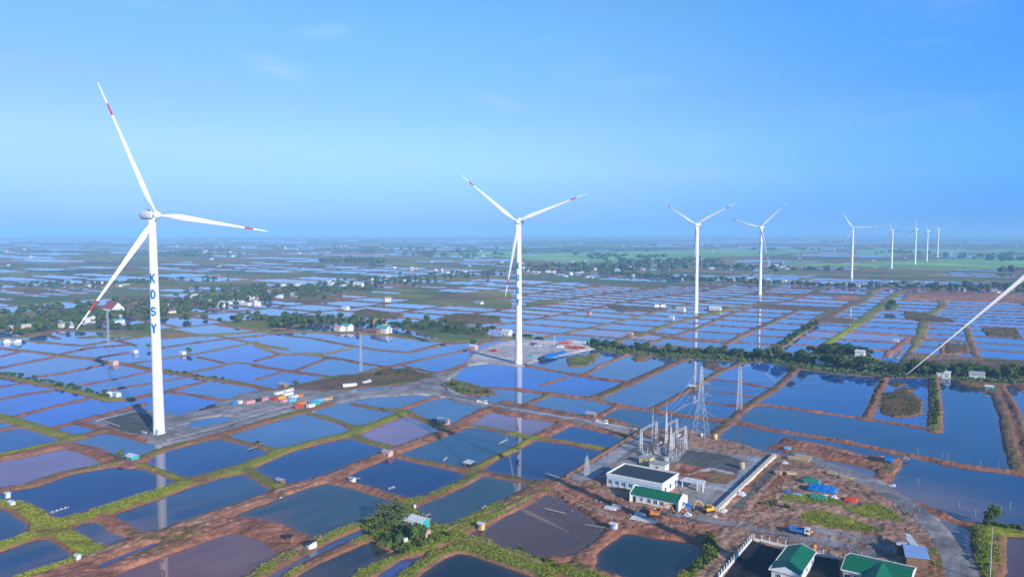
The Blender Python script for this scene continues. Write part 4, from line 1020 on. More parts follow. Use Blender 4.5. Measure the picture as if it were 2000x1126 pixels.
for y in (-.1, Dd + .1):
    s_ = MB(); vs = [(-.1, y, hz_ - .3), (Wd + .1, y, hz_ - .3), (Wd + .1, y, hz_ + .08), (Wd / 2, y, hz_ + rg + .12), (-.1, y, hz_ + .08)]
    vs2 = vs + [(a, b + .14, c) for a, b, c in vs]; s_.add(vs2, [(4, 3, 2, 1, 0), (5, 6, 7, 8, 9)] + [(i, (i + 1) % 5, 5 + (i + 1) % 5, 5 + i) for i in range(5)]); s_.build('gable', M_WALL, ho_)
for k in range(3): win(ho_, Wd - .45, Dd * (k + .5) / 3, 1.9, 1.3, 1.4, 'r')
for k in range(2): win(ho_, Wd * (.3 + .4 * k), .45, 1.9, 1.2, 1.4)
# green-roofed white house B: wide, with a front wing
LF = P(1643, 1111, hz_ + .9); LBk = P(1658, 1079, hz_ + .9); RBk = P(1786, 1106, hz_ + .9); Wd = (RBk - LBk).length; Dd = (LBk - LF).length
h2 = empty('green_roof_house', Vector((LF.x, LF.y, .9)), AV, label='wide white house with green roof and front wing at the bottom edge', cat='house')
s_ = MB(); s_.box((Wd / 2, Dd / 2, hz_ / 2 - .4), (Wd - .9, Dd - .9, hz_ + .6)); s_.box((Wd * .55, -2.2, hz_ / 2 - .4), (Wd * .42, 5, hz_ + .5)); s_.build('wall', M_WALL, h2)
s_ = MB(); rg = 1.7; ea = .001
s_.slab([(0, 0, hz_), (Wd, 0, hz_), (Wd, Dd / 2, hz_ + rg), (0, Dd / 2, hz_ + rg)], .1); s_.slab([(0, Dd, hz_), (0, Dd / 2, hz_ + rg), (Wd, Dd / 2, hz_ + rg), (Wd, Dd, hz_)], .1)
wc = Wd * .55; ww = Wd * .24
s_.slab([(wc - ww, -5, hz_ + .02), (wc, -5, hz_ + 2.0), (wc, Dd / 2 + .2, hz_ + 2.0), (wc - ww, Dd / 2 - 1, hz_ + .02)], .1); s_.slab([(wc, -5, hz_ + 2.0), (wc + ww, -5, hz_ + .02), (wc + ww, Dd / 2 - 1, hz_ + .02), (wc, Dd / 2 + .2, hz_ + 2.0)], .1)
ro_ = s_.build('roof', M_GREENR, h2)
s_ = MB(); s_.box((Wd / 2, Dd + .12, hz_ - .05), (Wd + .4, .22, .4)); s_.box((wc / 2 - ww / 2, -.12, hz_ - .05), (wc - ww, .22, .4)); s_.box((wc + ww + (Wd - wc - ww) / 2, -.12, hz_ - .05), (Wd - wc - ww, .22, .4)); s_.build('gutter', M_WALL, ro_)
for x in (-.2, Wd + .06):
    s_ = MB(); vs = [(x, -.1, hz_ - .3), (x, Dd + .1, hz_ - .3), (x, Dd + .1, hz_ + .08), (x, Dd / 2, hz_ + rg + .12), (x, -.1, hz_ + .08)]
    vs2 = vs + [(a + .14, b, c) for a, b, c in vs]; s_.add(vs2, [(4, 3, 2, 1, 0), (5, 6, 7, 8, 9)] + [(i, (i + 1) % 5, 5 + (i + 1) % 5, 5 + i) for i in range(5)]); s_.build('gable', M_WALL, h2)
for k in range(2): win(h2, 1.6 + 2.4 * k, .45, 1.9, 1.3, 1.4)
for k in range(2): win(h2, Wd - .45, 1.8 + 2.6 * k, 1.9, 1.2, 1.3, 'r')
# shed with blue-grey roof and white lean-tos, by the road bend
e1 = P(1768, 1086, 4.2); e2 = P(1817, 1091, 4.2); e3 = P(1808, 1067, 4.6); e4 = P(1763, 1061, 4.6)
o0 = Vector((e1.x, e1.y, .9)); sh = empty('roadside_shed', o0, 0, label='brown shed with a blue-grey sheet roof and two white lean-to roofs at the road bend', cat='shed')
lo_ = lambda p_, dz=0: Vector((p_.x - o0.x, p_.y - o0.y, p_.z - .9 + dz))
s_ = MB(); s_.slab([lo_(e1), lo_(e2), lo_(e3), lo_(e4)], .12); s_.build('roof', M_BLUER, sh)
ins = lambda p_: (lambda c: (lo_(p_) * .86 + c * .14))((lo_(e1) + lo_(e2) + lo_(e3) + lo_(e4)) / 4)
s_ = MB(); s_.prism([(ins(p_).x, ins(p_).y) for p_ in (e1, e2, e3, e4)], -.3, 3.1); s_.build('wall', M_BROWNW, sh)
for quad, nm in (([P(1767, 1040, 5), P(1778, 1042, 5), P(1794, 1066, 4.7), P(1780, 1063, 4.7)], 'lean_to_roof'), ([P(1750, 1058, 4.4), P(1773, 1058, 4.4), P(1766, 1064, 4.4), P(1751, 1062, 4.4)], 'lean_to_roof')):
    s_ = MB(); s_.slab([lo_(p_) for p_ in quad], .12); s_.build(nm, M_WHITER, sh)
    c = sum((lo_(p_) for p_ in quad), Vector()) / 4; s_ = MB(); s_.prism([((lo_(p_) * .85 + c * .15).x, (lo_(p_) * .85 + c * .15).y) for p_ in quad], -.3, 3.0); s_.build('wall', M_BROWNW if quad[0].z < 4.8 else M_WALL, sh)
# ---------------------------------------------------------------- small buildings
def hut_proto(w_, d_, h, wm, rm, name, roof='gable', over=.4, open_=False, rise=None):
    root = empty(name, (0, 0, 0)); rise = rise if rise is not None else w_ * .22
    if open_:
        for x in (-1, 1):
            for y in (-1, 1): s = MB(); s.box((x * w_ * .44, y * d_ * .44, h / 2), (.15, .15, h)); s.build('post', M_WOOD, root)
        s = MB(); s.box((0, d_ * .42, h * .45), (w_ * .86, .08, h * .9)); s.build('wall', wm, root)
    else:
        s = MB(); s.box((0, 0, h / 2 - .3), (w_, d_, h + .6)); s.build('wall', wm, root)
        s = MB(); s.box((-w_ * .2, -d_ / 2 - .03, min(1, h * .42)), (.9, .06, min(2, h * .84))); s.build('door', M_BLUEB if wm is M_WALL else M_WOOD, root)
        if w_ > 3: s = MB(); s.box((w_ * .25, -d_ / 2 - .03, h * .55), (1.1, .06, .9)); s.build('window', M_GLASS, root)
    s = MB(); W, Dp = w_ / 2 + over, d_ / 2 + over
    if roof == 'gable':
        s.slab([(-W, -Dp, h), (W, -Dp, h), (W, 0, h + rise), (-W, 0, h + rise)], .1); s.slab([(-W, Dp, h), (-W, 0, h + rise), (W, 0, h + rise), (W, Dp, h)], .1)
        s.build('roof', rm, root)
        if not open_:
            g_ = MB()
            for x in (-w_ / 2, w_ / 2 - .1): g_.add([(x, -d_ / 2, h - .02), (x, d_ / 2, h - .02), (x, 0, h + rise * .92), (x + .1, -d_ / 2, h - .02), (x + .1, d_ / 2, h - .02), (x + .1, 0, h + rise * .92)], [(0, 2, 1), (3, 4, 5), (0, 1, 4, 3), (1, 2, 5, 4), (2, 0, 3, 5)])
            g_.build('gable', wm, root)
    else:
        s.slab([(-W, -Dp, h), (W, -Dp, h), (W, Dp, h + rise * .6), (-W, Dp, h + rise * .6)], .12); s.build('roof', rm, root)
    return root
def put1(px, py, *a, rz=None, label, cat='hut', group=None, sc_=1, **k):
    o = hut_proto(*a, **k); g = P(px, py, .9); g = P(px, py, gz(g.x, g.y)); o.location = g; o.rotation_euler = (0, 0, AV if rz is None else rz); o.scale = (sc_ * (.88 if cat == 'hut' else 1),) * 3
    return tag(o, label, cat, group)
put1(757, 891, 4.6, 3.6, 2.8, M_PINKW, M_GREYR, 'pond_hut', label='pink-walled hut with a grey roof on the red dike crossing between the deep blue ponds')
put1(916, 912, 4.2, 3.6, 2.6, M_DARK, M_WHITER, 'pond_hut', roof='shed', label='dark hut with a bright white roof on the dike right of the pink hut')
put1(866, 828, 6.5, 4, 2.8, M_PINKW, M_WHITER, 'pond_hut', label='pale hut with a white roof on the green dike below the gravel road')
put1(849, 826, 2.6, 2.2, 2.2, M_BROWNW, M_DARK, 'pond_hut', label='small dark shed just left of the pale hut below the gravel road')
put1(259, 899, 5.2, 4, 2.6, M_TEAL, M_WHITER, 'pond_hut', label='teal hut with a white roof beside small trees on the dike, under the first turbine')
put1(222, 712, 7.5, 5, 3, M_PINKW, M_GREYR, 'pond_hut', label='pink hut with a grey roof on the dike in the shadow of the first turbine')
put1(213, 772, 3.8, 3.4, 2.4, M_WALL, M_WHITER, 'pond_hut', label='white house beside bushes on the green dike, left of the first tower')
put1(229, 773, 4.2, 3.4, 2.2, M_WALL, M_WHITER, 'pond_hut', label='second white house on the green dike, nearest the first tower')
put1(357, 693, 5, 4, 3, M_WALL, M_WHITER, 'pond_hut', label='white hut beside two small trees, right of the first tower')
put1(264, 690, 4, 4, 3, M_WALL, M_WHITER, 'pond_hut', label='tiny white hut on a dike just left of the first tower')
put1(15, 968, 1.5, 1.4, 1.3, M_WALL, M_WHITER, 'feed_store', label='small white box store at the left edge, upper of the two', cat='store')
put1(23, 984, 2.6, 1.4, 1.0, M_WALL, M_WHITER, 'feed_store', label='wider white store at the left edge, lower of the two', cat='store')
put1(554, 757, 6.5, 4.5, 3, M_WOOD, M_GREYR, 'pond_hut', label='grey hut beside a bushy tree above the container camp')
put1(548, 944, 3.6, 2.4, 2, M_BROWNW, M_GREYR, 'pond_hut', label='low brown hut where the olive dike meets the long red dike')
put1(567, 1055, 2.2, 1.6, 1.6, M_BROWNW, M_DARK, 'pump_shelter', label='small dark pump shelter at the corner of the slate pond', cat='shelter')
put1(608, 1066, 1.8, 3.0, 1.4, M_WALL, M_DARK, 'sluice_house', label='little white sluice box with a dark top on the dike end', cat='sluice')
put1(152, 0 or 1090, 1.4, 1.2, 1.2, M_WALL, M_WHITER, 'feed_store', label='tiny white box on the long red dike near the bottom left', cat='store')
put1(1155, 815, 6, 4, 2.6, M_WOOD, M_GREYR, 'pond_hut', label='wooden hut with a grey roof beside the gravel road before the substation')
put1(1353, 761, 5, 4, 3, M_BROWNW, M_WHITER, 'pond_hut', label='hut with a white roof on the dike left of the pylon')
put1(1230, 655, 7, 5, 2.8, M_PINKW, M_GREYR, 'pond_hut', label='pink hut on a dike behind the tree belt, left of the third tower')
put1(1150, 613, 6, 5, 2.8, M_PINKW, M_REDR, 'pond_hut', label='pink hut with a red roof among the middle ponds')
put1(1312, 622, 6, 5, 2.6, M_WALL, M_WHITER, 'pond_hut', label='white hut on a dike left of the foot of the third tower')
put1(1397, 607, 15, 5, 3, M_WALL, M_WHITER, 'site_shed', label='long white site shed to the right of the foot of the third tower', cat='shed')
put1(506, 869, 2.4, 2.0, 1.9, M_BROWNW, M_DARK, 'pond_hut', label='tiny black hut on the dike corner below the first turbine pad')
put1(688, 940, 2.2, 1.8, 1.6, M_WALL, M_GREYR, 'pump_shelter', label='small white pump shelter at the left corner of the deep blue pond', cat='shelter')
put1(1199, 1031, 2.0, 1.6, 1.7, M_WALL, M_WHITER, 'pump_shelter', label='small white pump shelter between the brown pond and the dark teal pond', cat='shelter')
put1(940, 1030, 1.8, 1.6, 1.6, M_YELLOWW, M_WHITER, 'pump_shelter', label='small pale pump shelter at the upper left corner of the brown pond', cat='shelter')
put1(1750, 668, 5, 4, 2.6, M_WALL, M_WHITER, 'pond_hut', label='white hut at the end of a dike left of the long slanting blade')
put1(1680, 698, 7, 6, 5, M_WALL, M_WHITER, 'farm_house', label='tall white two-storey house behind the tree belt, right of the dark grove', cat='house')
put1(1607, 714, 9, 7, 4.2, M_WALL, M_WHITER, 'farm_house', label='white house in front of the tree belt, left of the tall white one', cat='house')
put1(1661, 720, 6, 4, 3, M_BROWNW, M_WHITER, 'farm_house', label='small brown house with a white roof between the trees of the belt', cat='house')
put1(1843, 737, 8, 6, 3.2, M_WALL, M_WHITER, 'farm_house', label='white house at the right half of the tree belt, right of the blade tip', cat='house')
put1(1908, 740, 9, 7, 3.6, M_WALL, M_GREYR, 'farm_house', label='white house with a grey roof, second from the right in the tree belt', cat='house')
put1(1932, 762, 5, 4, 3, M_TEAL, M_WHITER, 'pond_hut', label='pale teal hut where the double dike leaves the tree belt')
put1(1738, 712, 9, 5, 3.4, M_BLUEB, M_BLUER2, 'farm_house', label='low blue shed at the pond edge behind the tree belt', cat='shed')
put1(818, 1030, 6, 4.5, 3, M_TEAL, M_WHITER, 'farm_house', label='teal house with a white roof beside the palm grove at the bottom', cat='house')
put1(830, 1049, 3, 2.4, 2.4, M_PINKW, M_PINK, 'farm_house', label='small pink shed in front of the teal house', cat='shed')
put1(803, 1029, 4, 3, 2.6, M_WOOD, M_WHITER, 'farm_house', label='small wooden house with a white roof, half hidden by the palm grove', cat='house')
put1(925, 682, 7, 5, 3.5, M_PINKW, M_WHITER, 'pond_hut', label='pale hut under a tree left of the sandy pad')
put1(678, 645, 11, 8, 5, M_WALL, M_TEALR, 'farm_house', label='white house with a pale teal roof in the tree belt left of the centre', cat='house')
put1(663, 646, 9, 7, 4, M_WALL, M_PINK, 'farm_house', label='white house with a pinkish roof beside the teal-roofed one', cat='house')
put1(750, 651, 14, 9, 5.5, M_WALL, M_TEALR, 'farm_house', label='big white house mirrored in the pond left of the centre', cat='house')
put1(734, 652, 8, 7, 4, M_BROWNW, M_REDR, 'farm_house', label='brown house beside the big white one at the pond edge', cat='house')
put1(742, 635, 13, 8, 4.5, M_YELLOWW, M_YELLOW, 'farm_house', label='yellow house behind the big white one', cat='house')
put1(990, 653, 9, 7, 3.5, M_WALL, M_WHITER, 'farm_house', label='white house just left of the second tower', cat='house')
put1(700, 655, 5, 4, 3, M_BROWNW, M_REDR, 'pond_hut', label='little red-roofed hut at the pond edge beneath the middle village')
put1(222, 614, 22, 15, 8, M_WALL, M_REDR, 'temple', label='large temple-like building with a tall dark red roof in the left village', cat='temple', rise=8)
put1(204, 612, 9, 9, 5, M_WALL, M_REDR, 'temple_gate', label='small side hall with a red roof left of the temple', cat='temple hall', rise=4)
# the small pump tank and a jetty or two
def jetty(p0, p1, label, w_=.9):
    a = P(*p0, .35); b_ = P(*p1, .35); root = empty('jetty', a, math.atan2(b_.y - a.y, b_.x - a.x), label=label, cat='jetty'); L_ = (b_ - a).length
    s = MB()
    for i in range(int(L_ / .5)): s.box((.25 + i * .5, 0, .12), (.42, w_, .07))
    s.build('deck', M_CONC, root)
    for i in range(int(L_ / 2) + 1):
        for y in (-w_ / 2, w_ / 2): s = MB(); s.tube((i * 2, y, -1), (i * 2, y, .4), .07, n=5); s.build('post', M_WOOD, root)
jetty((1066, 924), (1095, 933), 'narrow pale jetty in the deep blue pond left of the substation')
jetty((687, 938), (705, 932), 'short pale jetty at the left corner of the deep blue pond')
jetty((483, 878), (503, 871), 'short plank jetty below the first turbine pad, under the tiny black hut')
jetty((825, 1010), (842, 1002), 'short jetty in the slate pond above the palm grove')
jetty((1143, 1024), (1196, 1032), 'thin dark jetty reaching into the brown pond', .5)
def aerator(p0, p1, label):
    a = P(*p0, .1); b_ = P(*p1, .1); root = empty('pond_aerator', a, math.atan2(b_.y - a.y, b_.x - a.x), label=label, cat='aerator', group='paddle aerators in the ponds'); L_ = (b_ - a).length
    s = MB(); s.tube((0, 0, .45), (L_, 0, .45), .05, n=5); s.build('shaft', M_STEEL, root)
    for i in range(int(L_ / 1.6)):
        s = MB(); x = .8 + i * 1.6
        for k in range(6): a_ = k * math.pi / 3; s.box((x, .28 * math.cos(a_), .4 + .28 * math.sin(a_)), (.25, .2, .05))
        s.tube((x - .12, 0, .45), (x + .12, 0, .45), .16, n=8); s.build('paddle_wheel', M_WALL, root)
    s = MB(); s.box((L_ / 2, 0, .05), (L_, .2, .12)); s.build('float', M_STEEL, root)
aerator((98, 1002), (135, 990), 'row of white paddle wheels in the deep blue pond at the left')
aerator((758, 955), (772, 951), 'short row of white paddle wheels low in the middle deep blue pond')
aerator((866, 900), (874, 893), 'short white paddle aerator in the large pond above the dark hut')
aerator((940, 994), (950, 988), 'white paddle aerator in the right slate pond')
aerator((972, 868), (992, 858), 'row of white paddle wheels near the second tower reflection')
aerator((545, 974), (553, 970), 'white paddle aerator at the top edge of the slate pond')
# ---------------------------------------------------------------- containers, vehicles and site gear
def container(px, py, m, label, L_=6.1, rz=AU, stack=0, w_=2.44, cat='container', name='shipping_container'):
    g = P(px, py, .9); g = P(px, py, gz(g.x, g.y)); root = empty(name, g + Vector((0, 0, stack * 2.62)), rz, label=label, cat=cat)
    s = MB(); n = int(L_ / .4)
    s.box((0, 0, 1.3), (L_ - .1, w_ - .14, 2.5))
    for i in range(n):
        for y in (-1, 1): s.box((-L_ / 2 + .35 + i * (L_ - .7) / (n - 1), y * (w_ / 2 - .06), 1.3), (.18, .07, 2.4))
    for x in (-1, 1):
        for y in (-1, 1): s.box((x * (L_ / 2 - .08), y * (w_ / 2 - .06), 1.3), (.18, .18, 2.6))
    s.build('shell', m, root)
    d = MB(); d.box((L_ / 2 + .0, -.58, 1.3), (.06, 1.06, 2.3)); d.box((L_ / 2, .58, 1.3), (.06, 1.06, 2.3))
    for y in (-.9, -.3, .3, .9): d.tube((L_ / 2 + .05, y, .25), (L_ / 2 + .05, y, 2.4), .03, n=4)
    d.build('door', m, root)
    return root
M_LG = mat('light_grey_paint', (.55, .56, .58), .5, .1, .7)
container(683, 756, M_WALL, 'long white container standing alone beside the gravel road', 9, AV + 1.0)
container(457, 792, M_CBLUE, 'small dark blue container at the left end of the camp', 3.2)
container(468, 790, M_WALL, 'upright white container next to the small blue one', 3, AV)
container(488, 790, M_PINK, 'faded pink container behind the white one at the camp left end', 6)
container(506, 786, M_DARK, 'dark container between pale ones in the camp', 4)
container(516, 784, M_PINK, 'pale pink container right of the dark one', 5, AU + .3)
container(537, 784, M_RED, 'dark red container in the middle of the camp', 4, AV)
container(549, 781, M_YELLOW, 'yellow container behind the dark red one', 6)
container(556, 787, M_PINK, 'pinkish white container in front of the yellow one', 4.5)
container(562, 774, M_WALL, 'white container at the back of the camp', 7)
container(545, 772, M_WALL, 'second white container at the back of the camp, farther left', 6)
container(570, 786, M_LBLUE, 'light blue container in the middle of the camp', 5)
container(574, 779, M_LG, 'pale grey container behind the light blue one', 6)
container(586, 777, M_ORANGE, 'small orange container at the back of the camp', 3)
container(588, 792, M_ORANGE, 'orange container just behind the bright red one', 6)
container(583, 799, M_RED, 'bright red container at the front of the camp', 5.2, AU - .3)
container(618, 788, M_LBLUE, 'long bright blue container at the right of the camp', 9)
container(612, 793, M_TEAL, 'green-blue container beside the long bright blue one', 8)
container(607, 797, M_WALL, 'white container in front of the long bright blue one', 4.5)
container(1109, 680, M_ORANGE, 'orange container on the sandy pad, right of the second tower', 6, AV)
container(1120, 683, M_RED, 'red container next to the orange one on the sandy pad', 8, AV)
container(1131, 682, M_RED, 'long red container at the right end of the sandy pad', 11, AV)
container(1101, 673, M_RED, 'red container at the back of the sandy pad', 9, AV + .3)
container(1117, 668, M_PINK, 'faded pink container at the back right of the sandy pad', 9, AV + .2)
container(1131, 671, M_WALL, 'long white container behind the red ones on the sandy pad', 13, AV)
container(1094, 680, M_WALL, 'white container left of the orange one on the sandy pad', 6, AV + .3)
container(1087, 678, M_DARK, 'dark container at the left of the red group on the sandy pad', 5, AV)
container(1050, 678, M_LG, 'pale grey container alone in the middle of the sandy pad', 6, AV)
container(1042, 675, M_DARK, 'dark container alone behind the pale grey one on the sandy pad', 5, AV)
container(965, 688, M_RED, 'small dark red container left of the second tower', 5, AV)
def tarp_heap(px, py, L_, W_, h, m, label, rz=AV, name='tarpaulin_heap', seed=1, cat='tarpaulin', under=None):
    g = P(px, py, .9); g.z = .85; r_ = random.Random(seed); n = 11; vs = []; fs = []
    for i in range(n + 1):
        for j in range(n + 1):
            x = i / n * 2 - 1; y = j / n * 2 - 1; e = max(abs(x), abs(y))
            zz = h * (.45 + .55 * (1 - abs(y)) ** .9) * (.88 + .2 * r_.random()) * (1 - .12 * abs(x)) if e < .95 else (h * r_.uniform(.05, .3) if m in (M_TARP, M_GTARP) else -.1)
            vs.append((x * L_ / 2 * (1 + .05 * r_.uniform(-1, 1)), y * W_ / 2 * (1 + .05 * r_.uniform(-1, 1)), zz))
    for i in range(n):
        for j in range(n): a = i * (n + 1) + j; fs.append((a, a + n + 1, a + n + 2, a + 1))
    s = MB(); s.add(vs, fs); o = s.build(name, m); o.location = g; o.rotation_euler = (0, 0, rz); tag(o, label, cat); return o
tarp_heap(1073, 697, 22, 8, 3.2, M_TARP, 'long dark blue tarpaulin over stacked goods in front of the red containers', AU + .1, seed=3)
tarp_heap(1061, 701, 9, 5, 2.4, M_DARK, 'black covered heap at the left end of the long blue tarpaulin', AU, seed=4)
tarp_heap(1098, 690, 9, 5, 2.6, M_TARP, 'short blue tarpaulin heap below the red containers', AU, seed=5)
tarp_heap(1036, 696, 7, 4, 1.6, M_TEAL, 'low greenish heap beside the foot of the second tower', AV, seed=6)
tarp_heap(1606, 958, 11, 5, 2.7, M_TARP, 'bright blue tarpaulin shelter on the building site', AV + .12, seed=7)
tarp_heap(1598, 972, 6.5, 2.6, 1.6, M_GTARP, 'green cloth hanging at the front of the blue shelter', AV + .12, seed=8)
tarp_heap(1585, 943, 7, 3, 2.2, M_GTARP, 'green cloth at the back left of the blue shelter', AV, seed=9)
tarp_heap(1538, 963, 1.8, 1.6, 1.6, M_TARP, 'small upright blue bundle left of the blue shelter', AV, seed=10)
tarp_heap(1557, 966, 3.6, 1.6, .8, M_LBLUE, 'flat light blue bundle in front of the blue shelter', AV, seed=11)
tarp_heap(1662, 976, 4.4, 3.4, 1.2, M_OTARP, 'crumpled bright orange tarpaulin lying on the red soil', AV, seed=12)
tarp_heap(1676, 973, 3.4, 1.2, .5, M_OTARP, 'small flap of orange tarpaulin right of the crumpled one', AV - .4, seed=13)
tarp_heap(1250, 1004, 4.0, 2.6, .8, M_LG, 'grey sheet over materials in front of the aqua building', AV, seed=22)
tarp_heap(1345, 990, 2.6, 2.4, 1.7, M_CBLUE, 'dark blue covered machine right of the aqua building', AV, seed=23)
tarp_heap(1538, 876, 3.2, 1.6, 1.2, M_LBLUE, 'blue boat-like bundle on the red spit', AV, seed=24)
tarp_heap(1712, 898, 8, 3, 1.8, M_DARK, 'long dark covered heap on the red spit', AV, seed=25)
tarp_heap(1735, 900, 4.5, 2.6, 1.8, M_TARP, 'blue-grey covered heap at the right end of the dark one', AV, seed=26)
def sacks(px, py, L_, W_, h, m, label, rz=AV, seed=1):
    g = P(px, py, .9); g.z = .9; r_ = random.Random(seed); s = MB(); nl = max(1, int(h / .34))
    for k in range(nl):
        f_ = 1 - .75 * k / nl
        for i in range(max(1, int(L_ * f_ / .8))):
            for j in range(max(1, int(W_ * f_ / .6))):
                x = (i + .5) * .8 - L_ * f_ / 2 + r_.uniform(-.12, .12); y = (j + .5) * .6 - W_ * f_ / 2 + r_.uniform(-.1, .1); z = .15 + k * .32; a = r_.uniform(-.3, .3) + (1.57 if k % 2 else 0)
                s.box((x, y, z), (.78, .5, .22), a, r_.uniform(-.15, .15)); s.box((x, y, z), (.62, .36, .34), a)
    o = s.build('sack_pile', m); o.location = g; o.rotation_euler = (0, 0, rz); tag(o, label, 'sack pile'); return o
def stack(px, py, kind, n, L_, label, rz=AV, m=None):
    g = P(px, py, .9); g.z = .9; s = MB()
    if kind == 'pipe':
        for i in range(n):
            for j in range(n - i): s.tube((-L_ / 2, (j + i * .5 - n / 2) * .6, .3 + i * .52), (L_ / 2, (j + i * .5 - n / 2) * .6, .3 + i * .52), .29, n=8)
    else:
        r_ = random.Random(px)
        for i in range(n):
            for j in range(3): s.box((r_.uniform(-.3, .3), (j - 1) * .9, .18 + i * .3), (L_, .7, .24), r_.uniform(-.06, .06))
    o = s.build('pipe_stack' if kind == 'pipe' else 'timber_stack', m or (M_STEEL if kind == 'pipe' else M_PWOOD)); o.location = g; o.rotation_euler = (0, 0, rz)
    tag(o, label, 'pipe stack' if kind == 'pipe' else 'timber stack'); return o
sacks(1612, 969, 2.4, 1.8, 1.3, M_WTARP, 'white sack pile under the blue shelter, left one', AV, seed=14)
sacks(1630, 972, 2.6, 1.8, 1.5, M_WTARP, 'white sack pile at the right corner of the blue shelter', AV, seed=15)
sacks(1672, 955, 5, 1.6, .7, M_PWOOD, 'long pale stack of boards right of the blue shelter', AV, seed=16)
sacks(1534, 904, 2.6, 2.2, 1.2, M_WTARP, 'white bag heap behind the timber stacks', AV, seed=17)
sacks(1345, 1006, 3.0, 2.6, 1.6, M_WTARP, 'white covered load beside the long white and aqua building', AV, seed=18)
sacks(1398, 1010, 2.8, 2.0, 1.3, M_WTARP, 'white bag pile at the front end of the cream wall', AV, seed=19)
sacks(1413, 998, 3.4, 2.0, 1.3, M_WTARP, 'second white bag pile at the front end of the cream wall', AU, seed=20)
sacks(1448, 966, 3.6, 3.0, 1.8, M_WTARP, 'white covered stack leaning on the middle of the cream wall', AU, seed=21)
sacks(1723, 896, 2.2, 1.6, 2.0, M_PWOOD, 'pale box heap between the dark and the blue-grey covers', AV, seed=27)
sacks(1771, 896, 3.0, 1.8, 1.5, M_PWOOD, 'brown wooden heap at the tip of the red spit', AV, seed=28)
sacks(1746, 949, 2.4, 1.8, 1.1, M_WTARP, 'white bag pile at the roadside beside the grey pond', AV, seed=29)
stack(1560, 898, 'timber', 4, 9, 'long pale timber stack at the top of the building site'); stack(1568, 893, 'timber', 3, 7, 'second pale timber stack, behind the long one')
stack(1520, 925, 'timber', 4, 3, 'short timber stack leaning near the cream wall', AU); stack(1545, 925, 'timber', 3, 4, 'short timber stack in the rubble below the long one', AV + .5)
stack(1205, 992, 'pipe', 3, 3.5, 'small grey pipe stack in front of the control building'); stack(1193, 1001 - 8, 'timber', 2, 4.5, 'low white board stack left of the aqua building', AV, M_WALL)
stack(1258, 1016, 'timber', 2, 9.5, 'long low stack of white boards below the aqua building', AV, M_WALL)
q = MB(); q.box((0, 0, .1), (9, .5, .14)); q.box((-3, 0, 0), (.3, .7, .12)); q.box((3, 0, 0), (.3, .7, .12)); q = q.build('plank', M_PWOOD); q.location = P(1084, 997, .95); q.rotation_euler = (0, 0, AV); tag(q, 'long pale plank lying along the upper edge of the brown pond', 'plank')
stack(1590, 936, 'timber', 3, 3, 'brown timber stack behind the blue shelter', AU, M_WOOD); stack(1653, 933, 'timber', 2, 5, 'pale beams along the inner edge of the road', AV - .1)
stack(1625, 925, 'timber', 2, 4, 'short pale beams at the roadside above the blue shelter', AV - .1)
stack(1492, 962, 'timber', 2, 3, 'small dark timber stack in the red soil right of the cream wall', AU, M_WOOD)
stack(283, 845, 'pipe', 2, 3.5, 'small pipe stack at the foot of the first tower'); stack(412, 795, 'pipe', 3, 5, 'dark pipe stack on the gravel left of the camp', AU, M_DARK)
stack(397, 800, 'pipe', 2, 5, 'second dark pipe stack on the gravel left of the camp', AU, M_DARK)
def excavator(px, py, rz, label, m=None):
    m = m or M_YELLOW; g = P(px, py, .9); root = empty('excavator', g, rz, label=label, cat='excavator')
    for y in (-1.1, 1.1):
        s = MB(); s.box((0, y, .45), (3.4, .6, .7)); s.tube((1.7, y - .3, .45), (1.7, y + .3, .45), .36, n=10); s.tube((-1.7, y - .3, .45), (-1.7, y + .3, .45), .36, n=10); s.build('track', M_DARK, root)
    s = MB(); s.box((-.4, 0, 1.45), (3.4, 2.5, 1.0)); s.box((-1.5, 0, 2.1), (1.2, 2.4, .5)); s.build('body', m, root)
    s = MB(); s.box((.7, .75, 2.4), (1.4, .95, 1.5)); c = s.build('cab', m, root); s = MB(); s.box((.75, .75, 2.55), (1.46, 1.0, .9)); s.build('pane', M_GLASS, c)
    s = MB(); s.tube((1, -.2, 1.8), (3.4, -.2, 4.6), .28, .24, n=6); s.tube((3.4, -.2, 4.6), (5.0, -.2, 4.9), .24, .2, n=6); s.build('boom', m, root)
    s = MB(); s.tube((4.8, -.2, 5.1), (6.3, -.2, 2.4), .2, .16, n=6); s.build('arm', m, root)
    s = MB(); s.box((6.2, -.2, 1.9), (.9, 1.0, .9), 0, .4); s.build('bucket', M_DARK, root)
excavator(1382, 1000, AU + 2.6, 'yellow excavator with a raised arm near the end of the cream wall')
excavator(1281, 1008, AV + .4, 'small orange and yellow excavator in front of the aqua building', M_ORANGE)
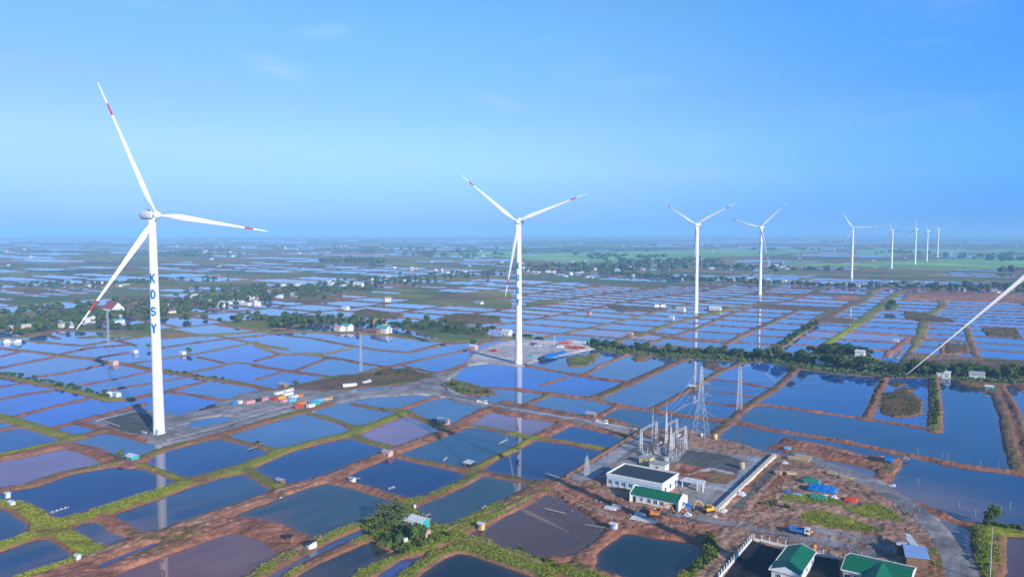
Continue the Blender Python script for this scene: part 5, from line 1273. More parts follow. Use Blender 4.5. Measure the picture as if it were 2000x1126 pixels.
def truck(px, py, rz, cm, bm, label, name='truck', cat='truck'):
    g = P(px, py, .9); g = P(px, py, gz(g.x, g.y) + .02); root = empty(name, g, rz, label=label, cat=cat)
    s = MB(); s.box((0, 0, .75), (6.4, .9, .25)); s.build('chassis', M_DARK, root)
    s = MB(); s.box((2.5, 0, 1.6), (1.6, 2.2, 1.7)); s.box((2.35, 0, 2.5), (1.2, 2.0, .2)); c = s.build('cab', cm, root)
    s = MB(); s.box((3.31, 0, 1.95), (.04, 1.9, .7)); s.box((2.6, 1.11, 1.95), (.9, .03, .6)); s.box((2.6, -1.11, 1.95), (.9, .03, .6)); s.build('windscreen', M_GLASS, c)
    s = MB(); s.box((-.9, 0, 1.0), (4.6, 2.3, .15)); s.box((-.9, 1.1, 1.5), (4.6, .1, .9)); s.box((-.9, -1.1, 1.5), (4.6, .1, .9)); s.box((-3.15, 0, 1.5), (.1, 2.3, .9)); s.box((1.35, 0, 1.6), (.1, 2.3, 1.1)); s.build('cargo_bed', bm, root)
    for x in (2.3, -1.4, -2.5):
        for y in (-1, 1): s = MB(); s.tube((x, y * .85, .48), (x, y * 1.15, .48), .48, n=14); s.build('wheel', M_TYRE, root)
truck(1748, 0 or 1000, 0, M_WALL, M_CBLUE, 'x') if 0 else None
truck(716, 749, AU, M_WALL, M_LG, 'small white truck parked right of the lone white container')
truck(564, 766, AU, M_WALL, M_WALL, 'white truck at the back of the camp'); truck(640, 783, AU, M_YELLOW, M_PWOOD, 'yellow truck at the right end of the camp')
truck(1175, 850 - 22, AV, M_WALL, M_LG, 'white truck driving on the gravel road toward the substation')
truck(941, 789, AV, M_WALL, M_WALL, 'small white truck on the gravel road below the green island')
truck(1562, 1042, AV, M_WALL, M_CBLUE, 'white truck with a blue bed on the lower site track')
truck(1470, 0 or 1022, AV, M_YELLOW, M_LG, 'yellow truck on the site track above the post fence') if 0 else None
def mixer(px, py, m, label, m2=None):
    g = P(px, py, .95); root = empty('concrete_mixer', g, AV, label=label, cat='mixer')
    s = MB(); s.lathe([(0, -.8), (.45, -.8), (.75, -.2), (.75, .3), (.35, .85), (.3, .9)], (0, 0, 0), 14); o = s.build('drum', m, root, True); o.location = (0, 0, 1.35); o.rotation_euler = (0, .7, 0)
    s = MB()
    for y in (-.8, .8): s.tube((-.6, y, 0), (0, y, 1.4), .06, n=5); s.tube((.6, y, 0), (0, y, 1.4), .06, n=5)
    s.tube((0, -.8, 1.4), (0, .8, 1.4), .06, n=5); s.build('frame', m2 or M_DARK, root)
    for y in (-.8, .8): s = MB(); s.tube((-.7, y - .06, .3), (-.7, y + .06, .3), .3, n=12); s.build('wheel', M_TYRE, root)
mixer(1583, 1045, M_ORANGE, 'orange concrete mixer beside the lower site track'); mixer(1590, 1073, M_ORANGE, 'orange and yellow concrete mixer between the fence and the left green roof', M_YELLOW)
def drum(px, py, m, label, s_=1):
    g = P(px, py, .9); o = MB().lathe([(0, 0), (.5, 0), (.52, .6), (.5, 1.2), (0, 1.2)], n=14).build('water_tank', m, None, True); o.location = g; o.scale = (s_,) * 3; return tag(o, label, 'tank')
drum(1397, 857, M_YELLOWW, 'round yellowish tank at the back right corner of the substation', 2.1); drum(1449, 915, M_PWOOD, 'tan cable drum at the corner of the dark gravel yard', 2.4)
drum(1370, 852, M_WALL, 'small white tank right of the pylon foot', 1.4); drum(792, 1060, M_WALL, 'white water tank under the palm grove', 1.5); drum(810, 991, M_WALL, 'tiny white drum on the green dike above the palm grove', 1.0)
# people by the right-hand house: two workers on the site
def person(px, py, shirt, pants, label, rz=0.0, step=.15):
    g = P(px, py, .92); me = bpy.data.meshes.new('person')
    J = {'pel': (0, 0, .95), 'sp': (0, 0, 1.15), 'ch': (0, 0, 1.38), 'nk': (0, 0, 1.52), 'hd': (0, -.02, 1.66), 'tp': (0, 0, 1.76),
         'ls': (.19, 0, 1.42), 'le': (.26, .02, 1.14), 'lw': (.24, -.12, .9), 'lh': (.23, -.16, .82), 'rs': (-.19, 0, 1.42), 're': (-.27, .03, 1.14), 'rw': (-.25, -.08, .88), 'rh': (-.25, -.11, .8),
         'lp': (.1, 0, .9), 'lk': (.11, -step, .5), 'la': (.11, -step * .7, .08), 'lf': (.12, -step - .12, .03), 'rp': (-.1, 0, .9), 'rk': (-.11, step * .3, .5), 'ra': (-.11, step, .08), 'rf': (-.12, step - .18, .03)}
    rad = dict(pel=.15, sp=.135, ch=.16, nk=.06, hd=.1, tp=.07, ls=.075, le=.05, lw=.035, lh=.04, rs=.075, re=.05, rw=.035, rh=.04, lp=.1, lk=.065, la=.045, lf=.045, rp=.1, rk=.065, ra=.045, rf=.045)
    names = list(J); E_ = ['pel-sp', 'sp-ch', 'ch-nk', 'nk-hd', 'hd-tp', 'ch-ls', 'ls-le', 'le-lw', 'lw-lh', 'ch-rs', 'rs-re', 're-rw', 'rw-rh', 'pel-lp', 'lp-lk', 'lk-la', 'la-lf', 'pel-rp', 'rp-rk', 'rk-ra', 'ra-rf']
    me.from_pydata([J[n] for n in names], [tuple(names.index(q) for q in e.split('-')) for e in E_], [])
    o = bpy.data.objects.new('person', me); COL.objects.link(o); md = o.modifiers.new('skin', 'SKIN'); sv = me.skin_vertices[0].data if me.skin_vertices else None
    if sv is None:
        bm_ = __import__('bmesh').new(); bm_.from_mesh(me); ly = bm_.verts.layers.skin.verify()
        for v in bm_.verts: v[ly].radius = (rad[names[v.index]],) * 2; v[ly].use_root = v.index == 0
        bm_.to_mesh(me); bm_.free()
    else:
        for i, n in enumerate(names): sv[i].radius = (rad[n],) * 2; sv[i].use_root = i == 0
    o.modifiers.new('sub', 'SUBSURF').levels = 1
    dg = bpy.context.evaluated_depsgraph_get(); m2 = bpy.data.meshes.new_from_object(o.evaluated_get(dg)); o.modifiers.clear(); o.data = m2
    m2.materials.clear()
    for q in (M_SKIN, shirt, pants): m2.materials.append(q)
    for p_ in m2.polygons:
        c = p_.center; p_.material_index = 2 if c.z < .97 and abs(c.x) < .19 else (1 if .97 <= c.z < 1.5 else 0)
        if c.z < .95 and abs(c.x) > .19: p_.material_index = 0
        p_.use_smooth = True
    o.location = g; o.rotation_euler = (0, 0, rz); tag(o, label, 'person')
    h = MB(); h.lathe([(.17, 1.7), (.125, 1.72), (.11, 1.8), (.06, 1.86), (0, 1.87)], (0, -.01, 0), 14); h.build('hard_hat', M_YELLOW, o, True); return o
person(1683, 1087, M_ORANGE, M_DARK, 'person in an orange shirt standing behind the right green-roofed house', .5)
person(1674, 1084, M_LBLUE, M_DARK, 'person in a light blue shirt left of the one in orange', -.6)
# utility pole and its line on the grassy bank at the bottom right
g = P(1933, 1140, .9); hp = hubz(1932, 1030, g) - .9; root = empty('utility_pole', g, 0, label='tall pale concrete pole on the grassy bank at the bottom right', cat='pole')
MB().tube((0, 0, -.5), (0, 0, hp), .2, .12, n=10).build('pole', M_CONC, root)
c = MB(); c.box((0, 0, hp - .5), (1.8, .12, .12), AU); c.build('crossarm', M_CONC, root)
for q in (-.8, 0, .8): c = MB(); v = U * q; c.tube((v.x, v.y, hp - .42), (v.x, v.y, hp - .1), .07, .04, n=6); c.build('insulator', M_PORC, root)
def pole(px, py, h, label, group):
    g = P(px, py, .9); o = empty('marker_pole', (g.x, g.y, -.6), 0, label=label, cat='pole', group=group); MB().tube((0, 0, 0), (0, 0, h + .6), .09, .06, n=5).build('pole', M_CONC, o); c = MB(); c.box((0, 0, h + .55), (.3, .3, .12)); c.build('cap', M_CONC, o); return o
pp = pole(1794, 942, 2.6, 'thin marker pole standing in the shallow muddy pond by the road', 'marker poles along the flooded dikes'); Tp = proto(pp)
for x, y in [(1851, 897), (1915, 908), (1973, 993), (1874, 992), (1905, 1008), (1793, 885), (1840, 892), (1950, 913)]:
    g = P(x, y); dup(Tp, (g.x, g.y, -.6), 0, label='thin marker pole standing in the shallow muddy pond by the road' if y > 930 else 'thin marker pole on the long red dike across the big right pond')
# rubble and soil heaps on the site, uncountable lumps as one body
def lumps(name, n, regions, m, smin, smax, label, cat, seed):
    r_ = random.Random(seed); s = MB()
    for i in range(n):
        a, b_, c, d = r_.choice(regions); x = r_.uniform(a, c); y = r_.uniform(b_, d); g = P(x, y, .9); z = gz(g.x, g.y); q = r_.uniform(smin, smax) * r_.uniform(.5, 1)
        pts = []
        for k in range(7): t = k * math.pi * 2 / 7; rr = q * r_.uniform(.6, 1.1); pts.append((g.x + rr * math.cos(t), g.y + rr * math.sin(t), z - .1))
        top = [(g.x + (px_ - g.x) * .5 + r_.uniform(-.1, .1), g.y + (py_ - g.y) * .5, z + q * r_.uniform(.35, .7)) for px_, py_, _ in pts]
        s.add(pts + top, [(k, (k + 1) % 7, 7 + (k + 1) % 7, 7 + k) for k in range(7)] + [tuple(range(7, 14))])
    o = s.build(name, m); tag(o, label, cat, kind='stuff')
SITE = [(1445, 925, 1560, 1010), (1500, 905, 1640, 945), (1420, 1015, 1590, 1058), (1590, 1040, 1760, 1085), (1750, 985, 1800, 1070), (1160, 960, 1240, 1000), (1180, 1000, 1360, 1030)]
lumps('rubble', 420, SITE, M_RUB, .2, .85, 'grey brown rubble scattered over the building site', 'rubble', 1)
lumps('soil_clods', 480, SITE + [(1050, 945, 1230, 1010), (1290, 905, 1420, 940), (1530, 860, 1760, 935)], M_RUBR, .2, .8, 'clods of red soil over the site and the dikes', 'soil', 2)
lumps('debris', 200, [(1440, 925, 1560, 990), (1770, 1070, 1835, 1115), (1255, 905, 1400, 960), (1180, 985, 1330, 1015), (480, 775, 660, 800), (1600, 1060, 1780, 1090)], M_WALL, .12, .4, 'white scraps and bags strewn about the sites', 'debris', 3)
# yard gravel clutter inside the substation
for k, (x, y) in enumerate([(1275, 903), (1295, 912), (1262, 893), (1318, 886), (1302, 900)]):
    g = P(x, y, .9); root = empty('switch_cabinet', g, AV, label='pale switchgear cabinet on the substation yard ground', cat='cabinet', group='switchgear cabinets in the substation yard')
    c = MB(); c.box((0, 0, 1.0), (1.6, 1.0, 1.8)); c.build('case', M_LG, root); c = MB(); c.box((0, -.52, 1.0), (1.3, .05, 1.5)); c.build('door', M_WALL, root); c = MB(); c.slab([(-.95, -.65, 1.95), (.95, -.65, 1.95), (.95, .65, 2.1), (-.95, .65, 2.1)], .06); c.build('roof', M_STEEL, root)

# ---------------------------------------------------------------- village houses
VT = []
for spec in [(9, 7, 4, M_WALL, M_WHITER, 'white', 'white'), (11, 7, 3.6, M_WALL, M_GREYR, 'white', 'grey'), (9, 7, 4, M_WALL, M_REDR, 'white', 'red'), (8, 7, 4, M_PINKW, M_WHITER, 'pink', 'white'),
             (12, 8, 4.5, M_WALL, M_TEALR, 'white', 'pale teal'), (10, 7, 6.5, M_CREAM, M_GREYR, 'cream two-storey', 'grey'), (9, 7, 3.5, M_YELLOWW, M_BLUER2, 'yellow', 'blue')]:
    o = hut_proto(spec[0], spec[1], spec[2], spec[3], spec[4], 'village_house', rise=2.2); VT.append([proto(o), spec, o, False])
hr = random.Random(77)
def zone_name(x, y):
    if y < 500: return ('near the hazy horizon, left' if x < 700 else 'near the hazy horizon, middle' if x < 1350 else 'near the hazy horizon, right')
    if x < 290: return 'in the village at far left'
    if x < 560: return 'just right of the first tower'
    if x < 1000: return 'in the village left of the second tower'
    if x < 1345: return 'between the second and third towers'
    return 'in the tree line at far right'
NH = 0
def vhouse(x, y, k=None, s=None):
    global NH
    k = hr.choices(range(7), [8, 4, 2, 2, 2, 1, .6])[0] if k is None else k
    g = P(x, y); z = gz(g.x, g.y) if g.y < 2500 else .7; t = VT[k]; sp_ = t[1]; s = s or (hr.uniform(.8, 1.3) * (1.0 if y > 500 else 1.4), hr.uniform(.7, 1.0) * (1.0 if y > 500 else 1.4), hr.uniform(.6, .85) * (1 if y > 500 else 1.3)); lb = f'{sp_[5]} house with a {sp_[6]} roof {zone_name(x, y)}'
    rz = AV + hr.choice((0, math.pi / 2)) + hr.uniform(-.25, .25); loc = (g.x, g.y, z)
    if not t[3]: t[2].location = loc; t[2].rotation_euler = (0, 0, rz); t[2].scale = s; t[3] = True; tag(t[2], lb, 'house', 'village houses with a %s roof %s' % (sp_[6], zone_name(x, y)))
    else: dup(t[0], loc, rz, tuple(s), label=lb, cat='house', group='village houses with a %s roof %s' % (sp_[6], zone_name(x, y)))
    NH += 1
for x, y in [(22, 644), (38, 642), (12, 668), (28, 668), (118, 634), (128, 640), (140, 641), (165, 628), (178, 623), (228, 630), (240, 617), (275, 602), (288, 604), (322, 600), (335, 612), (345, 603), (232, 560), (172, 558), (190, 552), (52, 557),
    (395, 587), (403, 592), (418, 582), (430, 597), (445, 595), (452, 590), (470, 592), (490, 582), (497, 592), (380, 580), (513, 578), (545, 581), (556, 579), (575, 576), (610, 569), (617, 570), (547, 559), (580, 559), (646, 556), (655, 553), (666, 552), (672, 558), (685, 559), (690, 555),
    (702, 557), (725, 547), (732, 545), (750, 542), (758, 541), (770, 524), (790, 542), (787, 549), (812, 526), (862, 528), (882, 537), (907, 531), (755, 589), (935, 594), (675, 604), (1031, 529), (1070, 528), (1075, 530), (1096, 538), (1115, 535), (1136, 533), (1156, 544),
    (1181, 526), (1162, 528), (1230, 523), (1306, 522), (1330, 546), (1289, 538), (1455, 549), (1390, 524), (1400, 517), (1330, 607), (1525, 523), (1530, 522), (1580, 552), (1594, 556), (1654, 556), (1677, 559), (1882, 567), (1905, 563), (1950, 572), (1708, 523), (1291, 598), (1500, 548), (1495, 551), (1620, 553),
    (1085, 529), (1240, 536), (1205, 527), (1255, 524), (1110, 528), (1050, 533), (1430, 546), (1460, 546), (1545, 550)]:
    vhouse(x, y)
    if hr.random() < .6 and y < 660: vhouse(x + hr.uniform(-14, 14), y + hr.uniform(-3.5, 3.5))
for i in range(118):
    y = 466 + 62 * hr.random() ** 1.7; x = hr.uniform(-30, 2030); vhouse(x, y, hr.choices(range(7), [9, 3, 1, 1, 2, 1, .3])[0])
print('village houses', NH)

# ---------------------------------------------------------------- trees
def leafmat(name, c1, c2, ov=.3):
    m = mat(name, c1, .75, 0, 1, objvar=ov); n = m.node_tree.nodes; k = m.node_tree.links
    # light and dark sprays
    tc = n.new('ShaderNodeTexCoord'); no = n.new('ShaderNodeTexNoise'); no.inputs['Scale'].default_value = .9; no.inputs['Detail'].default_value = 3; k.new(tc.outputs['Object'], no.inputs[0])
    r = n.new('ShaderNodeMapRange'); r.inputs[1].default_value = .38; r.inputs[2].default_value = .62; k.new(no.outputs[0], r.inputs[0])
    mx = n.new('ShaderNodeMix'); mx.data_type = 'RGBA'; k.new(r.outputs[0], mx.inputs[0]); mx.inputs[6].default_value = (*c1, 1); mx.inputs[7].default_value = (*c2, 1)
    for nd in n:
        if nd.type == 'MIX' and nd is not mx: k.new(mx.outputs[2], nd.inputs[6])
    b = n['Principled BSDF']; b.inputs['Specular IOR Level'].default_value = .15
    return m
M_LEAF = leafmat('foliage', (.050, .090, .020), (.11, .155, .032)); M_LEAFD = leafmat('dark_foliage', (.030, .062, .018), (.065, .105, .026)); M_LEAFY = leafmat('bright_foliage', (.085, .13, .020), (.15, .19, .03)); M_PALM = leafmat('palm_fronds', (.05, .085, .025), (.14, .15, .05))
M_FAR = leafmat('far_foliage', (.045, .075, .022), (.09, .12, .035), 0)
def crown(r_, R, Hc, z0, nl, size, lobes=7):
    vs = []; fs = []; L_ = []
    for i in range(lobes):
        a = r_.uniform(0, 6.28); rr = R * r_.uniform(.15, .65); L_.append((rr * math.cos(a), rr * math.sin(a), z0 + Hc * r_.uniform(.25, .8), R * r_.uniform(.38, .6)))
    L_.append((0, 0, z0 + Hc * .7, R * .55))
    for i in range(nl):
        lx, ly, lz, lr = r_.choice(L_); d = Vector((r_.gauss(0, 1), r_.gauss(0, 1), r_.gauss(0, .8))).normalized() * lr * r_.uniform(.55, 1.08)
        c = Vector((lx + d.x, ly + d.y, max(z0 - .2, lz + d.z * .8))); nrm = (d.normalized() + Vector((r_.gauss(0, .5), r_.gauss(0, .5), r_.gauss(0, .5)))).normalized()
        x = nrm.orthogonal().normalized() * size * r_.uniform(.5, 1.0); y = nrm.cross(x).normalized() * size * r_.uniform(.4, .9); o = len(vs)
        vs += [c - x - y * .6, c + x * .9 - y, c + x + y * .8, c - x * .7 + y]; fs.append((o, o + 1, o + 2, o + 3))
    return vs, fs
def tree_proto(seed, R=2.6, h=6.5, leaf=M_LEAF, nl=420, size=.48, name='broadleaf_tree'):
    r_ = random.Random(seed); root = empty(name, (0, 0, 0)); s = MB(); s.tube((0, 0, -.4), (.1, 0, h * .35), .2, .13, n=7)
    for i in range(4): a = i * 1.6 + r_.random(); s.tube((.1, 0, h * .33), (math.cos(a) * R * .55, math.sin(a) * R * .55, h * r_.uniform(.55, .75)), .1, .03, n=5)
    s.build('trunk', M_BARK, root); vs, fs = crown(r_, R, h * .72, h * .25, nl, size); c = MB(); c.add(vs, fs); c.build('crown', leaf, root)
    return root
def palm_proto(seed, h=5.5, nf=16, fl=2.6):
    r_ = random.Random(seed); root = empty('palm_tree', (0, 0, 0)); s = MB(); p0 = Vector((0, 0, -.3)); 
    for i in range(6): p1 = Vector((.08 * i * i * .2, 0, h * (i + 1) / 6)); s.tube(p0, p1, .17 - .012 * i, .16 - .012 * i, n=7); p0 = p1
    s.build('trunk', M_BARK, root); c = MB()
    for i in range(nf):
        a = i * 2.4 + r_.random(); el = r_.uniform(-.1, 1.1); pts = []
        for k in range(6): t = k / 5; rr = fl * t; pts.append(p0 + Vector((math.cos(a) * rr * math.cos(el * .6), math.sin(a) * rr * math.cos(el * .6), math.sin(el) * rr - 1.5 * fl * .35 * t * t)))
        sd = Vector((-math.sin(a), math.cos(a), 0))
        for k in range(5):
            w0 = .42 * math.sin(math.pi * min(.97, (k + .25) / 5)); w1 = .42 * math.sin(math.pi * min(.97, (k + 1.2) / 5))
            for sg in (-1, 1): c.add([pts[k], pts[k + 1], pts[k + 1] + sd * sg * w1 - Vector((0, 0, .16)), pts[k] + sd * sg * w0 - Vector((0, 0, .16))], [(0, 1, 2, 3)])
    c.build('crown', M_PALM, root); return root
TP = [tree_proto(1), tree_proto(2, 3.0, 7.5, M_LEAFD), tree_proto(3, 2.2, 5.5, M_LEAF), tree_proto(4, 2.8, 6.2, M_LEAFD), tree_proto(5, 3.3, 8.5, M_LEAF)]
BP = [tree_proto(11, 1.5, 2.4, M_LEAF, 160, .36, 'bush'), tree_proto(12, 1.7, 2.2, M_LEAFY, 160, .36, 'bush'), tree_proto(13, 1.3, 2.8, M_LEAFD, 160, .34, 'bush')]
PP = [palm_proto(21), palm_proto(22, 3.6, 18, 2.4)]
PR = {}
for grp in (TP, BP, PP):
    for o in grp: PR[o] = [proto(o), False]
def plant(o, x, y, z, s, label, cat, group=None, rz=None):
    t = PR[o]; rz = hr.uniform(0, 6.28) if rz is None else rz
    if not t[1]: t[1] = True; o.location = (x, y, z); o.rotation_euler = (0, 0, rz); o.scale = (s,) * 3; tag(o, label, cat, group); return o
    c = dup(t[0], (x, y, z), rz, s, label=label, cat=cat)
    if group: c['group'] = group
    elif 'group' in c: del c['group']
    return c
def belt(px, n, spread, kinds, smin, smax, label, group, cat='tree'):
    pts = [P(*q) for q in px]; seg = [(b - a).length for a, b in zip(pts[:-1], pts[1:])]; tot = sum(seg)
    for i in range(n):
        d = tot * (i + hr.random()) / n; j = 0
        while j < len(seg) - 1 and d > seg[j]: d -= seg[j]; j += 1
        q = pts[j].lerp(pts[j + 1], min(1, d / seg[j])); x = q.x + hr.uniform(-1, 1) * spread * .4; y = q.y + hr.uniform(-1, 1) * spread
        plant(hr.choice(kinds), x, y, gz(x, y) - .05, hr.uniform(smin, smax), label, cat, group)
belt([(1150, 676), (1200, 681), (1300, 692), (1400, 694), (1480, 700)], 58, 6, TP, .65, 1.2, 'leafy tree in the belt between the second tower and the pylon top', 'trees of the near belt, left half')
belt([(1480, 702), (1570, 708), (1650, 722), (1740, 730), (1850, 734), (2010, 740)], 92, 7, TP, .95, 1.6, 'leafy tree in the belt right of the fourth tower', 'trees of the near belt, right half')
belt([(1585, 692), (1640, 692), (1700, 696)], 34, 10, [TP[1], TP[3]], .9, 1.35, 'dark leafy tree in the grove beside the tall white house', 'trees of the dark grove')
belt([(545, 628), (640, 632), (720, 636), (800, 640)], 34, 24, TP, .9, 1.4, 'leafy tree in the village around the big white house', 'trees of the middle village')
belt([(780, 640), (850, 640), (900, 648), (955, 655)], 46, 24, TP, .9, 1.5, 'leafy tree in the dense wood left of the second tower', 'trees of the wood left of the second tower')
belt([(40, 658), (100, 640), (200, 640), (290, 645)], 30, 14, TP, .9, 1.4, 'leafy tree on the bank at the edge of the left village', 'trees at the left village edge')
belt([(1000, 658), (1060, 664)], 10, 5, BP, 1.2, 1.8, 'low bush behind the sandy pad of the second turbine', 'bushes behind the sandy pad', 'bush')
for x, y, s, k, lb in [(372, 692, 1.0, 2, 'small tree beside the white hut right of the first tower'), (367, 689, .8, 0, 'second small tree behind the white hut right of the first tower'), (290, 682, 1.0, 2, 'small round tree just left of the first tower at pond height'), (924, 680, 1.25, 1, 'dark tree beside the pale hut left of the sandy pad'),
    (577, 756, .9, 2, 'bushy tree beside the grey hut above the camp'), (236, 898, .75, 0, 'small tree left of the teal hut'), (227, 899, .5, 2, 'smaller tree left of the teal hut'), (205, 772, .7, 3, 'dark tree behind the white house on the green dike'), (1740, 604, 1.9, 1, 'large dark tree alone among the far right ponds'),
    (1734, 608, 1.5, 3, 'second large dark tree alone among the far right ponds'), (741, 735, .7, 3, 'small dark tree on the brown patch left of the road junction'), (873, 757, .8, 2, 'small tree at the left end of the green island in the road bend'), (1941, 1027, .85, 4, 'tall round tree on the bank by the utility pole'),
    (1931, 1030, .8, 0, 'lower tree left of the tall round one by the utility pole'), (822, 1062, .95, 0, 'round olive tree in front of the teal house'), (812, 1066, .8, 4, 'dark round tree left of the olive one'), (1545, 735, 1.1, 1, 'dark tree at the head of the dike in the big right pond')]:
    g = P(x, y); plant(TP[k], g.x, g.y, gz(g.x, g.y) - .05, s, lb, 'tree')
r3 = random.Random(5)
for i in range(26):
    x = r3.uniform(735, 795); y = r3.uniform(1005, 1052); g = P(x, y); plant(r3.choice(PP), g.x, g.y, gz(g.x, g.y), r3.uniform(.65, .95), 'palm tree in the dense grove at the bottom centre', 'palm tree', 'palms of the bottom grove')
for i in range(14):
    x = r3.uniform(725, 840); y = r3.uniform(1045, 1072); g = P(x, y); plant(r3.choice(TP[:3]), g.x, g.y, gz(g.x, g.y), r3.uniform(.3, .5), 'low leafy tree at the front of the palm grove', 'tree', 'low trees of the bottom grove')
def bushline(px, n, spread, ks, smin, smax, label, group): belt(px, n, spread, [BP[k] for k in ks], smin, smax, label, group, 'bush')
bushline([(1824, 745), (1828, 795), (1825, 835)], 22, 1.5, (0, 2), .8, 1.3, 'bush on the green dike beside the mangrove island', 'bushes on the dike right of the island')
bushline([(1388, 1056), (1395, 1080), (1382, 1102), (1350, 1124)], 26, 2, (1, 1, 0), .7, 1.15, 'bright bush on the right bank of the dark teal pond', 'bushes right of the dark teal pond')
bushline([(1900, 1032), (1910, 1070), (1920, 1120)], 22, 2, (1, 0), .5, .8, 'bright bush on the bank right of the curved road', 'bushes on the bank by the curved road')
bushline([(1925, 1028), (1960, 1034), (2005, 1040)], 14, 1, (0, 1), .5, .8, 'small bush along the dike behind the utility pole', 'bushes behind the utility pole')
bushline([(735, 1062), (790, 1080), (850, 1060), (875, 1050)], 26, 3, (0, 1, 1), .5, .9, 'bush at the water edge of the bottom grove', 'bushes round the bottom grove')
bushline([(0, 731), (63, 743), (125, 755), (175, 766), (215, 776)], 34, 4, (0, 2), .8, 1.6, 'bush on the green dike left of the first tower', 'bushes on the upper left green dike')
bushline([(1595, 632), (1560, 652), (1525, 676)], 30, 4, (0, 2), 1.4, 2.2, 'bush on the dike between the fourth and fifth towers', 'bushes on the dike between two towers')
bushline([(870, 748), (900, 765), (960, 770)], 12, 3, (0, 2), .7, 1.2, 'bush on the green island in the road bend', 'bushes of the road bend island')
bushline([(1697, 800), (1712, 770), (1728, 738)], 8, 1.5, (0, 2), .8, 1.3, 'bush on the red dike left of the mangrove island', 'bushes left of the mangrove island')
bushline([(310, 722), (400, 738), (440, 742)], 14, 2, (0, 1), .6, 1.1, 'bush on the green dike right of the first tower', 'bushes right of the first tower')
bushline([(1010, 1075), (1060, 1098), (1100, 1112)], 8, 1.5, (1, 0), .35, .6, 'small bush on the dike below the brown pond', 'bushes below the brown pond')
bushline([(1480, 985), (1530, 990), (1545, 1002)], 7, 2, (1,), .4, .7, 'yellowish bush in the rubble right of the cream wall', 'bushes in the rubble')
# mangrove and scrub, nobody could count: sprays of leaves, one body each
def sprays(name, polys, dens, h, size, m, label, cat, seed, reg=None, lim=60000):
    r_ = np.random.default_rng(seed); V_ = []
    for pl in polys:
        pts = PV(pl); x0, y0 = pts.min(0); x1, y1 = pts.max(0); n = int((x1 - x0) * (y1 - y0) * dens); n = min(n, lim)
        xs = r_.uniform(x0, x1, n); ys = r_.uniform(y0, y1, n); k_ = polysd(xs, ys, pts) > .5
        k_ &= vnoise(xs / 5, ys / 5, seed) > .36; V_.append(np.stack([xs[k_], ys[k_]], 1))
    V_ = np.vstack(V_); leafs(name, V_, h, size, m, label, cat, r_)
def leafs(name, V_, h, size, m, label, cat, r_, zb=None):
    n = len(V_); rr = np.clip(np.searchsorted(-Yr, -V_[:, 1]), 1, NR - 1); cc = np.clip(np.searchsorted(tc_, V_[:, 0] / V_[:, 1]), 1, NC - 1)
    z0 = np.maximum(Z[rr, cc], 0); hh = h * (.3 + .7 * r_.random(n)) * (.6 + .7 * vnoise(V_[:, 0] / 4, V_[:, 1] / 4, 9))
    c = np.stack([V_[:, 0], V_[:, 1], z0 + hh * r_.random(n) ** .6], 1)
    a = r_.normal(size=(n, 3)); a /= np.linalg.norm(a, axis=1)[:, None]; b = np.cross(a, r_.normal(size=(n, 3))); b /= np.linalg.norm(b, axis=1)[:, None]
    sz = size * (.5 + r_.random(n))[:, None]; a *= sz; b *= sz * .7
    vs = np.stack([c - a - b, c + a - b, c + a + b, c - a + b], 1).reshape(-1, 3)
    me = bpy.data.meshes.new(name); me.vertices.add(n * 4); me.vertices.foreach_set('co', vs.astype(np.float32).ravel()); me.loops.add(n * 4); me.loops.foreach_set('vertex_index', np.arange(n * 4, dtype=np.int32))
    me.polygons.add(n); me.polygons.foreach_set('loop_start', np.arange(0, n * 4, 4, dtype=np.int32)); me.update(calc_edges=True); me.materials.append(m)
    o = bpy.data.objects.new(name, me); COL.objects.link(o); tag(o, label, cat, kind='stuff'); return o
PGd = lambda kind: [p_ for k_, p_ in PG if k_ == kind]
sprays('mangrove_scrub', PGd('bshrub') + [[(1105, 700), (1130, 693), (1160, 696), (1165, 705), (1140, 716), (1110, 716)], [(880, 742), (920, 750), (968, 765), (940, 773), (885, 768)]], .8, 1.6, .5, leafmat('mangrove', (.07, .075, .02), (.13, .11, .035), 0), 'low mangrove and brown scrub on the flats between the ponds', 'scrub', 31)
sprays('undergrowth', [p_ for k_, p_ in PG if k_ == 'scrub'][:1], .55, 2.6, .8, M_LEAF, 'undergrowth beneath the near tree belt', 'undergrowth', 32)
sprays('undergrowth', [PG[0][1]], 3.0, 1.0, .28, M_LEAFY, 'undergrowth on the island of the bottom grove', 'undergrowth', 33)
# grass on the near dikes
mk = (GY < 480) & (S > 1.3) & np.isin(pk, [KN.index(k_) for k_ in ('green', 'pea', 'olive', 'mix')]) & (A > .35) & (vnoise(GX / 3.5, GY / 3.5, 48) + .5 * vnoise(GX / 1.3, GY / 1.3, 49) > .55)
rr, cc = np.where(mk); w_ = GY[rr, cc] ** 2; w_ = w_ / w_.sum(); sel = rng.choice(len(rr), 170000, p=w_); gx = GX[rr[sel], cc[sel]] + rng.normal(0, .3, len(sel)); gy = GY[rr[sel], cc[sel]] + rng.normal(0, .5, len(sel))
leafs('dike_grass', np.stack([gx, gy], 1), .34, .115, leafmat('grass_blades', (.12, .155, .018), (.33, .34, .038), 0), 'tufts of green grass growing along the dikes', 'grass', rng)
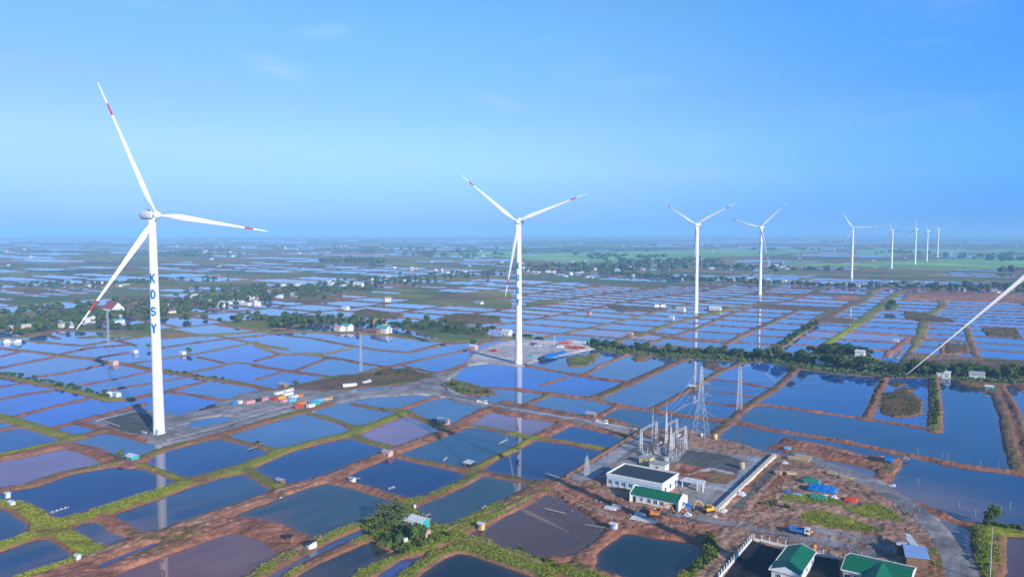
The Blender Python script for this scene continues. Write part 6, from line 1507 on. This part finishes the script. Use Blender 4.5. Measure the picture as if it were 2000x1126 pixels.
# far woods: too many to count
def woods(n, pts):
    V_ = []; r_ = np.random.default_rng(91)
    for px, cnt, sp_ in pts:
        q = PV(px); seg = np.linalg.norm(np.diff(q, axis=0), axis=1); cum = np.concatenate([[0], np.cumsum(seg)]); d = r_.random(cnt) * cum[-1]; j = np.clip(np.searchsorted(cum, d) - 1, 0, len(seg) - 1); t = (d - cum[j]) / seg[j]
        V_.append(q[j] + (q[j + 1] - q[j]) * t[:, None] + r_.normal(size=(cnt, 2)) * np.array([sp_ * .8, sp_]))
    return np.vstack(V_)
W1 = woods(0, [([(0, 640), (60, 630), (130, 624), (300, 607)], 200, 36), ([(300, 607), (400, 592), (500, 582), (640, 562)], 220, 50), ([(640, 562), (760, 550), (900, 537), (1000, 532)], 140, 60), ([(1000, 528), (1200, 532), (1330, 547), (1500, 554), (1700, 562), (2060, 574)], 210, 12),
     ([(1700, 558), (1880, 562), (2060, 558)], 130, 30), ([(350, 600), (420, 575), (520, 560)], 60, 40), ([(1200, 536), (1500, 552)], 70, 20), ([(0, 615), (150, 600), (300, 590)], 60, 26), ([(480, 625), (560, 632), (700, 628)], 70, 26), ([(1190, 521), (1400, 518), (1640, 526)], 50, 40), ([(0, 560), (200, 555), (400, 545)], 60, 40)])
nf = 900; yy = 1 / rng.uniform(1 / 16000., 1 / 2000., nf); cx = rng.uniform(-.75, .75, nf) * yy; keep = (vnoise(cx / 500, yy / 900, 12) > .60) & (rng.random(nf) < .4)
cl = np.stack([cx, yy], 1)[keep]; W2 = np.repeat(cl, 6, 0) + rng.normal(size=(len(cl) * 6, 2)) * np.array([45, 60])
nf = 900; yy = 1 / rng.uniform(1 / 2200., 1 / 900., nf); cx = rng.uniform(-.75, .75, nf) * yy; W3 = np.stack([cx, yy], 1)
rr = np.clip(np.searchsorted(-Yr, -W3[:, 1]), 1, NR - 1); cc = np.clip(np.searchsorted(tc_, W3[:, 0] / W3[:, 1]), 1, NC - 1); okk = (S[rr, cc] > .8) & (kidx[rr, cc] != KN.index('rice')) & ((W3[:, 0] < 0) | (rng.random(len(W3)) < .12)); W3 = W3[okk]
def wood_mesh(name, C, nq, R0, H0, sz, label, seed):
    r_ = np.random.default_rng(seed); n = len(C); k_ = r_.uniform(.7, 1.4, n)
    ctr = np.repeat(C, nq, 0); kk = np.repeat(k_, nq); d = r_.normal(size=(n * nq, 3)); d /= np.linalg.norm(d, axis=1)[:, None]; d *= (r_.random(n * nq) ** .35)[:, None]
    c = np.stack([ctr[:, 0] + d[:, 0] * R0 * kk, ctr[:, 1] + d[:, 1] * R0 * kk, .8 + kk * H0 * (.55 + .45 * d[:, 2])], 1)
    nr = d + r_.normal(size=d.shape) * .4; nr /= np.linalg.norm(nr, axis=1)[:, None]; a = np.cross(nr, r_.normal(size=d.shape)); a /= np.linalg.norm(a, axis=1)[:, None]; b = np.cross(nr, a); s_ = (sz * r_.uniform(.6, 1.3, n * nq) * kk)[:, None]
    vs = np.stack([c - a * s_ - b * s_, c + a * s_ - b * s_, c + a * s_ + b * s_, c - a * s_ + b * s_], 1).reshape(-1, 3); m_ = n * nq
    me = bpy.data.meshes.new(name); me.vertices.add(m_ * 4); me.vertices.foreach_set('co', vs.astype(np.float32).ravel()); me.loops.add(m_ * 4); me.loops.foreach_set('vertex_index', np.arange(m_ * 4, dtype=np.int32)); me.polygons.add(m_); me.polygons.foreach_set('loop_start', np.arange(0, m_ * 4, 4, dtype=np.int32)); me.update(calc_edges=True); me.materials.append(M_FAR)
    o = bpy.data.objects.new(name, me); COL.objects.link(o); tag(o, label, 'woodland', kind='stuff')
wood_mesh('woodland', W1, 46, 3.6, 5.2, 1.1, 'hazy woods around the villages in the middle distance', 5)
wood_mesh('woodland', W3, 34, 3.4, 6.5, 1.3, 'scattered trees on the far dikes', 6)
wood_mesh('woodland', W2, 20, 9, 8, 3.6, 'far woods fading into blue haze before the horizon', 7)
